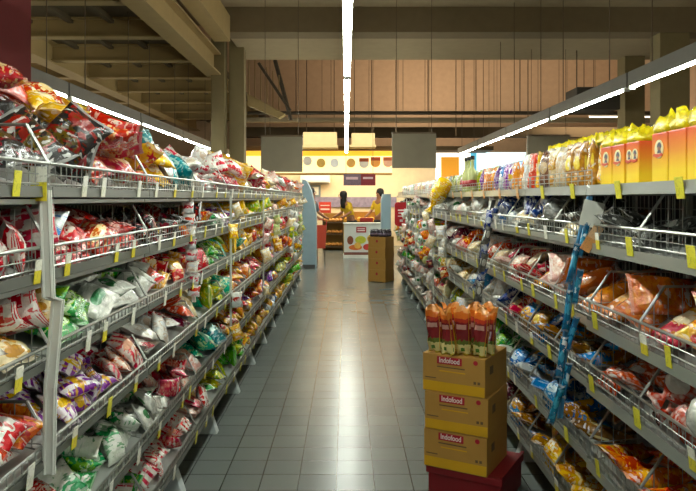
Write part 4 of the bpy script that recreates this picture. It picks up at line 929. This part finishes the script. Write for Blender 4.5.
# bakery back wall, fascia, ceiling boxes
struct('wall_bakery', MB().box(-3.5, 4.2, 21.6, 21.8, 0, Z(150, 21.6)), M['cream'])
struct('trim_tile', MB().box(-1.6, 1.6, 21.55, 21.6, Z(207, 21.6), Z(197, 21.6)), mat('mottled_tile', '8F86A0', .5, var=.55, scale=9))
d = 19.2
fas = thing('bakery_fascia', 'glowing yellow bakery fascia with round food emblems', 'sign', (0, d, 0))
obj('panel', MB().box(-3.0, X(392, d), 0, .12, Z(173, d), Z(154, d)), mat('fascia_lit', 'FFE7A0', .5, emit=.85, var=.05), fas)
obj('top_band', MB().box(-3.0, X(392, d), -.03, .12, Z(156, d), Z(151.0, d)), mat('fascia_band', 'F0A82A', .5, emit=.8, var=.05), fas)
obj('lower_trim', MB().box(-3.0, X(392, d), -.02, .12, Z(175, d), Z(173, d)), mat('fascia_trim', 'B88A4A', .6), fas)
for n, px in enumerate((307.5, 321, 334.5, 351, 364, 375.5, 388)):
    r = .125; py = (161, 163, 163, 163, 163, 162, 162)[n]
    flat = n >= 4
    poly = [(r*math.cos(a*PI/10), (r*1.05 if math.sin(a*PI/10) < 0 or not flat else r*.85)*math.sin(a*PI/10)) for a in range(20)]
    if flat: poly = [(-r*1.1, r*1.1), (-r*1.1, -.2*r)] + [(r*1.1*math.cos(PI + a*PI/8), -.2*r + r*math.sin(PI + a*PI/8)) for a in range(1, 8)] + [(r*1.1, -.2*r), (r*1.1, r*1.1)]
    e = obj('emblem', MB().prism([(X(px, d) + p, Z(py, d) + q) for p, q in poly], 'y', -.03, -.001), mat('emblem_%d' % n, ('C0B8A4','C8A04C','D8D8CA','CC9A4C','C4BAA6','CC8A3A','CC9A78')[n], .6, var=.3, scale=8, emit=.3), fas)
    if flat: obj('emblem_cap', MB().box(X(px, d) - r*1.1, X(px, d) + r*1.1, -.035, -.03, Z(py, d) + .3*r, Z(py, d) + r*1.1), mat('emblem_red_%d' % n, ('C8623A','C04A22','C8643A')[n-4], .6), e)
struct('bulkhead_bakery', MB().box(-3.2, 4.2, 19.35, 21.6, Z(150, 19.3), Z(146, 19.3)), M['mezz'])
for n, (a, b, c, e, wh) in enumerate(((303, 337, 132, 147.5, 'beside the aisle light'), (351.5, 375, 133, 147, 'beyond the end of the aisle light'))):
    dd = 18.3
    t = thing('air_duct', 'pale ceiling duct box above the bakery fascia, %s' % wh, 'duct', (0, dd, 0))
    obj('casing', MB().box(X(a, dd), X(b, dd), 0, .6, Z(e - 2, dd), Z(c, dd)), M['pale'], t, bevel=.02)
    obj('flange', MB().box(X(a - 2, dd), X(b + 1, dd), -.03, .63, Z(e, dd), Z(e - 2.4, dd)), M['pale'], t)
    for q in (a + 3, b - 3): obj('hanger', MB().rod((X(q, dd), .3, Z(c, dd)), (X(q, dd), .3, 7.6), .01), M['rodm'], t)
dd = 21.3
t = thing('air_conditioner', 'white wall air conditioner under the bakery fascia', 'air conditioner', (0, dd, 0))
obj('casing', MB().box(X(300, dd), X(330, dd), 0, .25, Z(183, dd), Z(174, dd)), M['card'], t, bevel=.03); obj('louvre', MB().box(X(302, dd), X(328, dd), -.02, .02, Z(182, dd), Z(180, dd)), M['white'], t)
dd = 17.9
t = thing('hanging_sign', 'long dark purple and red sign hanging before the bakery', 'sign', (0, dd, 0))
obj('dark_half', MB().box(X(343.5, dd), X(361, dd), 0, .05, Z(185.5, dd), Z(174, dd)), mat('sign_purple', '6E5A68', .5, var=.4, scale=16), t)
obj('red_half', MB().box(X(361, dd), X(375.5, dd), 0, .05, Z(185.5, dd), Z(174, dd)), mat('sign_wine', '7A1822', .5), t)
obj('white_stroke', MB().box(X(363, dd), X(373, dd), -.004, 0, Z(179, dd), Z(177, dd)).box(X(346, dd), X(358, dd), -.004, 0, Z(179.5, dd), Z(177, dd)), mat('sign_stroke', 'C8A8B0', .6), t)
for q in (346, 373): obj('cable', MB().rod((X(q, dd), .02, Z(174, dd)), (X(q, dd), .02, 7.6), .006), M['rodm'], t)
t = thing('picture_frame', 'small grey framed picture on the cream bakery wall', 'picture', (0, 21.56, 0))
obj('frame', MB().box(X(309, 21.5), X(320.5, 21.5), -.03, .04, Z(197, 21.5), Z(185, 21.5)), mat('frame_grey', '7E8A92', .5), t); obj('print', MB().box(X(311, 21.5), X(318.5, 21.5), -.035, -.03, Z(195, 21.5), Z(187, 21.5)), M['card'], t)
t = thing('red_notice', 'red notice board with white strokes above the bread rack', 'sign', (0, 20.9, 0))
obj('board', MB().box(X(319, 20.9), X(331, 20.9), 0, .03, Z(213, 20.9), Z(202, 20.9)), mat('notice_red', 'C8402E', .5), t)
obj('stroke', MB().box(X(320.5, 20.9), X(329.5, 20.9), -.004, 0, Z(206, 20.9), Z(205, 20.9)).box(X(320.5, 20.9), X(329.5, 20.9), -.004, 0, Z(210, 20.9), Z(208.5, 20.9)), W_INK, t)
obj('post', MB().rod((X(325, 20.9), .015, 0), (X(325, 20.9), .015, Z(213, 20.9)), .015), M['post'], t)
# bread rack with loaves
dd = 19.6
def rack(name, lab, px0, px1, tiers, mshelf, loafmat, per, grp, lword):
    xa, xb = X(px0, dd), X(px1, dd)
    t = thing(name, lab, 'rack', ((xa + xb)/2, dd, 0)); w = (xb - xa)/2
    obj('back_panel', MB().box(-w, w, .4, .43, 0, tiers[-1] + .25), M['kraft'], t)
    for s in (-1, 1): obj('side_panel', MB().box(s*w - .015, s*w + .015, 0, .43, 0, tiers[-1] + .12), mshelf, t)
    for k, z in enumerate(tiers):
        obj('shelf', MB().box(-w, w, 0, .42, z - .03, z), mshelf, t)
        for n in range(per):
            o = obj('bread_loaf', cached('loaf', lambda: MB().add(*[ (lambda V, Fc, UV: (V, Fc))(*pillow(.13, .2, .1, 4, 10, 10, .02))][0]).mesh('bread_loaf', smooth=True)), loafmat, None, ((xa + xb)/2 - w + (n + .5)*2*w/per, dd + .14, z + .052), (0, 0, rng.uniform(-.3,.3)))
            tag(o, '%s on the %s, %s shelf, %s from the left' % (lword, name.replace('_',' '), ('bottom','middle','upper','top')[k], NTH[n]), 'bread', grp)
rack('bread_rack', 'wooden bread rack with loaves on its shelves in the bakery', 323, 343, [.12, .48, .82], mat('dark_wood', '5A4426', .6), M['bread'], 5, 'loaves on the bread rack', 'brown loaf')
rack('bun_counter', 'yellow counter of buns behind the promotion counter', 344, 381, [.55, .86], mat('yellow_shelf', 'D8A832', .5), M['bun'], 6, 'buns on the bun counter', 'golden bun')
o = obj('bakery_tray', MB().box(X(360, 19.3), X(373, 19.3), 0, .3, .0, .12), mat('tray_red', '9A2A22', .5), None, (0, 19.22, Z(222, 19.3)), bevel=.02); tag(o, 'dark red tray standing behind the promotion counter', 'tray')

# end panels of the cross gondolas
def endpanel(poly, d, depth, lab):
    t = thing('end_panel', lab, 'panel', (0, d, 0))
    obj('panel', MB().prism([(X(a, d), max(0, Z(b, d))) for a, b in poly], 'y', 0, depth), M['endp'], t, bevel=.008)
    obj('kick_plate', MB().box(X(poly[0][0], d) + .02, X(poly[-1][0], d) - .02, -.012, 0, .0, .08), M['plinth'], t)
endpanel([(302,275), (302,179), (306,180), (311,190), (314,203), (316,215), (316,275)], 14.6, .5, 'tall blue-grey end panel with a curved top at the end of the left gondola')
endpanel([(381.5,275), (381.5,200), (383,194), (391,194), (391,275)], 15.2, .4, 'narrow blue-grey end panel beyond the far cartons')
dd = 10.6
t = thing('round_sign', 'red rounded promotion sign projecting from the far part of the right gondola', 'sign', (X(401, dd), dd, 0))
rw, rh = .098, .185; cz = Z(214, dd)
pl = [(sx*(rw - .04) + .04*math.cos(a), cz + sy*(rh - .04) + .04*math.sin(a)) for sx, sy, a0 in ((1,1,0), (-1,1,PI/2), (-1,-1,PI), (1,-1,1.5*PI)) for a in (a0, a0 + PI/4, a0 + PI/2)]
obj('board', MB().prism(pl, 'y', -.012, .012), mat('sign_red', 'C01824', .4), t)
obj('white_stroke', MB().box(-.05, .05, -.016, -.012, cz + .05, cz + .07).box(-.042, .05, -.016, -.012, cz + .005, cz + .025).box(-.05, .042, -.016, -.012, cz - .042, cz - .025).box(-.02, .025, -.016, -.012, cz - .12, cz - .085), W_INK, t)
obj('arm', MB().rod((.06, .016, cz + .05), (.14, .016, cz + .05), .006).rod((.06, .016, cz - .05), (.14, .016, cz - .05), .006), M['post'], t)

# grey boards hanging over the gondolas
for n, (a, b, c, e, d, lab) in enumerate(((261, 302.5, 137, 172, 11.0, 'blank grey board hanging over the far end of the left gondola'), (392, 436, 134, 168, 11.0, 'blank grey board hanging over the far end of the right gondola'), (527, 570, 136, 168, 13.4, 'blank grey board hanging behind the right gondola by the yellow bags'))):
    t = thing('hanging_board', lab, 'sign', (X((a+b)/2, d), d, 0)); w = (X(b, d) - X(a, d))/2
    obj('board', MB().box(-w, w, -.02, .02, Z(e, d), Z(c, d)), M['board'], t, bevel=.004)
    obj('top_rail', MB().box(-w, w, -.03, .03, Z(c, d), Z(c, d) + .03), M['rodm'], t)
    for s in (-.8, .8): obj('cable', MB().rod((s*w, 0, Z(c, d) + .03), (s*w, 0, (Z(8, 12) + .02 if d < 12 else zb)), .005), M['rodm'], t)
# lit posters far right
t = thing('light_box', 'bright backlit poster with an orange picture beyond the right gondola', 'light box', (0, 20.5, 0)); d = 20.5
obj('lit_face', MB().box(X(436, d), X(470, d), 0, .1, Z(186, d), Z(150, d)), mat('lit_white', 'FFF4E0', .5, emit=1.2, var=.02), t)
obj('orange_picture', MB().box(X(441, d), X(459, d), -.02, 0, Z(180, d), Z(157, d)), mat('poster_orange', 'F0A030', .5, emit=.45, var=.3, scale=3), t)
t = thing('light_box', 'pale cyan lit cabinet panel beside the orange poster', 'light box', (0, 20.6, 0))
obj('lit_face', MB().box(X(471, d), X(527, d), 0, .1, Z(186, d), Z(152, d)), mat('lit_cyan', 'CFEAEA', .5, emit=.9, var=.25, scale=1.5), t)
obj('blue_picture', MB().box(X(471, d), X(477, d), -.02, 0, Z(177, d), Z(150, d)), mat('poster_blue', '5AB4D0', .5, emit=.5, var=.3, scale=3), t)

# pipes, rods and service beams in the high space
struct('pipe_long', MB().rod((-2.6, 18, Z(113, 18)), (9.8, 18, Z(113, 18)), .05, 10), M['pipe'])
struct('beam_service', MB().box(-2.8, 9.8, 18.4, 18.6, Z(122, 18.4), Z(117.5, 18.4)), M['soffit'])
struct('beam_low', MB().box(-3.2, 9.8, 20.0, 20.3, Z(137, 20), Z(127, 20)), M['mezz'])
for px in (270, 296, 322, 331, 369, 396, 398, 403, 425, 428, 429, 456, 464, 476, 489, 494, 497, 520, 528, 538, 559, 567, 584, 595):
    d = 16 + (px * 7 % 5)
    b = 112 if px % 3 else 136
    o = obj('hanger_rod', MB().rod((0,0,0), (0,0,7.6 - Z(b, d)), .006 if px % 4 else .012), M['rodm'], None, (X(px, d), d, Z(b, d)))
    o['kind'] = 'structure'
for n in range(3):
    a = 590 + n*38
    d = 19
    t = thing('far_tube_light', 'distant tube light fixed below the far beam, %s of three' % ORD[n], 'light', (X(a, d), d, Z(119, d)), 0, 'distant tube lights')
    obj('tube', MB().box(0, .95, -.05, .05, -.07, .07), mat('far_tube_%d' % n, 'FFEFD8', .4, emit=2.2, var=0), t); obj('housing', MB().box(-.02, .97, -.06, .06, .07, .13), M['trunk'], t)
    for q in (.1, .85): obj('hanger', MB().rod((q, 0, .13), (q, 0, 7.6 - Z(119, d)), .008), M['rodm'], t)
t = thing('air_handler', 'dark ceiling air unit above the right strip lights', 'air unit', (X(600, 13.2), 13.2, Z(98, 13.2)))
obj('casing', MB().box(-.45, .40, 0, .7, -.22, .22), mat('unit_dark', '3A342C', .6), t, bevel=.03); [obj('hanger', MB().rod((q, .3, .22), (q, .3, zb - Z(98, 13.2)), .012), M['rodm'], t) for q in (-.35, .3)]
# sloping stair stringer with balusters behind the left column
struct('stair_stringer', MB().prism([(X(246, 15), Z(92, 15)), (X(246, 15), Z(104, 15)), (X(282, 16), Z(122, 16)), (X(288, 16), Z(118, 16))], 'y', 15.2, 15.5), M['flange'])
struct('stair_rail', MB().rod((X(258, 15), 15.1, Z(62, 15)), (X(290, 15), 15.1, Z(110, 15)), .035).rod((X(275, 16), 16, Z(60, 16)), (X(291, 16), 16, Z(120, 16)), .05), M['pipe'])
for k in range(6):
    px = 249 + 6*k
    o = obj('stair_baluster', MB().rod((0,0,0), (0,0,.9), .014), M['flange'], None, (X(px, 15.3), 15.3, Z(95 + 4*k, 15.3))); o['kind'] = 'structure'

# ------------------------------------------------------------------ people
def body_mesh(name, pts, edges, m, parent, sub=2):
    me = bpy.data.meshes.new(name); me.from_pydata([p[:3] for p in pts], edges, [])
    o = bpy.data.objects.new(name, me); COL.objects.link(o); o.parent = parent; me.materials.append(m)
    sk = o.modifiers.new('skin', 'SKIN'); sk.use_smooth_shade = True
    lay = me.skin_vertices[0].data if me.skin_vertices else None
    if lay is None:
        bpy.context.view_layer.objects.active = o; lay = me.skin_vertices[0].data
    for v, p in zip(lay, pts): v.radius = (p[3], p[4] if len(p) > 4 else p[3])
    lay[0].use_root = True
    ss = o.modifiers.new('sub', 'SUBSURF'); ss.levels = sub; ss.render_levels = sub
    return o
def person(lab, loc, rz, shirt, trousers, lean=0, armf=.3, hair_long=False):
    t = thing('person', lab, 'person', loc, rz)       # faces local -Y
    L = lambda x, y, z: (x, y - lean*max(0, z - .95), z - .25*lean*max(0, z - .95))
    P = [L(0,0,.96) + (.13,.1), L(0,0,1.15) + (.125,.09), L(0,0,1.36) + (.15,.10), L(0,0,1.46) + (.06,.06), L(0,-.02,1.56) + (.062,.075), L(0,-.025,1.68) + (.068,.085),
         L(.19,0,1.40) + (.05,), L(.24,-.08,1.16) + (.04,), L(.22,-.08 - armf,1.02) + (.032,), L(.21,-.17 - armf,1.0) + (.03,.018),
         L(-.19,0,1.40) + (.05,), L(-.24,-.08,1.16) + (.04,), L(-.22,-.08 - armf,1.02) + (.032,), L(-.21,-.17 - armf,1.0) + (.03,.018),
         (.1,0,.86,.085), (.105,-.01,.48,.06), (.11,.02,.08,.04), (.12,-.14,.035,.035), (-.1,0,.86,.085), (-.105,-.01,.48,.06), (-.11,.02,.08,.04), (-.12,-.14,.035,.035)]
    E = [(0,1),(1,2),(2,3),(3,4),(4,5),(2,6),(6,7),(7,8),(8,9),(2,10),(10,11),(11,12),(12,13),(0,14),(14,15),(15,16),(16,17),(0,18),(18,19),(19,20),(20,21)]
    body_mesh('body', P, E, M['skin'], t)
    g = lambda p, s: tuple(p[:3]) + tuple(r + s for r in p[3:])
    body_mesh('shirt', [g(P[0],.02), g(P[1],.02), g(P[2],.02), g(P[6],.02), g(P[7],.02), g(P[10],.02), g(P[11],.02)], [(0,1),(1,2),(2,3),(3,4),(2,5),(5,6)], shirt, t)
    body_mesh('trousers', [g(P[0],.012), g(P[14],.014), g(P[15],.02), g(P[16],.025), g(P[18],.014), g(P[19],.02), g(P[20],.025)], [(0,1),(1,2),(2,3),(0,4),(4,5),(5,6)], trousers, t)
    hc = Vector(L(0,-.005,1.67)); m = MB(); V = []; n = 14
    prof = [(.02,.115), (.07,.10), (.098,.06), (.105,.01), (.10,-.05), (.085,-.10)] + ([(.09,-.2), (.07,-.32), (.03,-.36)] if hair_long else [(.05,-.13)])
    m.lathe(prof[::-1], n, (hc.x, hc.y + (.03 if not hair_long else .045), hc.z))
    obj('hair', m.mesh('hair', smooth=True), M['hair'], t)
    f = Vector(L(0,-.115,1.64))
    obj('nose', MB().lathe([(.016,-.02), (.013,.0), (.006,.03)], 8, (f.x, f.y, f.z)), M['skin'], t)
    for s in (-1, 1): obj('eye', MB().lathe([(.004,-.008), (.011,0), (.004,.008)], 8, (s*.032, f.y + .015, f.z + .035)), M['hair'], t)
    obj('mouth', MB().box(-.025, .025, f.y + .008, f.y + .03, f.z - .058, f.z - .05), mat('lips', '7A3A34', .6), t)
    return t
t = person('person in a yellow shirt with long black hair bending over the bakery counter', (X(352, 18.4), 18.3, 0), R(-62), M['yshirt'], M['dtrouser'], .42, .28, True)
t = person('person in a yellow shirt standing beside the narrow blue-grey panel', (X(379.5, 18.6), 18.6, 0), R(-50), M['yshirt'], M['dtrouser'], 0, .2)
t = person('person in a grey shirt half hidden behind the tall blue-grey end panel', (X(311.5, 16.6), 16.6, 0), R(70), M['dshirt'], M['dtrouser'], 0, .22)
for o in COL.objects:
    pass
# red trolley basket next to that person
d = 15.75
t = thing('shopping_trolley', 'red-orange upright shopping basket on thin legs beside the tall blue-grey panel', 'trolley', (X(321, d), d, 0))
def basket():
    m = MB(); w0, w1, z0, z1 = .10, .13, .35, .88
    m.add([(sx*w, sy*w, z) for z, w in ((z0,w0), (z1,w1)) for sx, sy in ((-1,-1),(1,-1),(1,1),(-1,1))], [(0,1,5,4),(1,2,6,5),(2,3,7,6),(3,0,4,7),(3,2,1,0)])
    return m
obj('basket', basket(), M['orangecloth'], t)
for sx in (-.09, .09):
    for sy in (-.09, .09): obj('leg', MB().rod((sx, sy, 0), (sx, sy, .36), .012), M['rodm'], t)
obj('handle', MB().path([(-.12, .12, .86), (-.12, .16, 1.0), (.12, .16, 1.0), (.12, .12, .86)], .01), M['red'], t)

# ------------------------------------------------------------------ light from the place
def area(name, loc, size, sizey, power, col, rot=(0,0,0)):
    l = bpy.data.lights.new(name, 'AREA'); l.shape = 'RECTANGLE'; l.size = size; l.size_y = sizey; l.energy = power; l.color = col
    o = bpy.data.objects.new(name, l); COL.objects.link(o); o.location = loc; o.rotation_euler = rot; return o
area('bakery_ceiling_lamp', (0, 20.4, Z(151, 19.3) - .05), 4.5, 1.2, 85, (1, .84, .58))
area('bakery_aisle_lamp', (.3, 17.6, 3.6), 5, .5, 60, (1, .86, .62))
for x, y, p in ((2.5, 20.5, 120), (7, 19, 80)):     # uplights in the high space
    area('high_space_lamp', (x, y, 3.4), 2.5, .4, p, (1, .80, .58), (R(160), 0, 0))
area('mezzanine_lamp', (-6.5, 15, 2.6), .2, 14, 30, (1, .86, .66), (PI, 0, 0))
w = bpy.data.worlds.new('world'); SC.world = w; w.use_nodes = True
w.node_tree.nodes['Background'].inputs[0].default_value = (1, .9, .75, 1); w.node_tree.nodes['Background'].inputs[1].default_value = .02
SC.view_settings.view_transform = 'Standard'; SC.view_settings.look = 'None'; SC.view_settings.exposure = .8; SC.view_settings.gamma = 1; SC.view_settings.use_curve_mapping = False
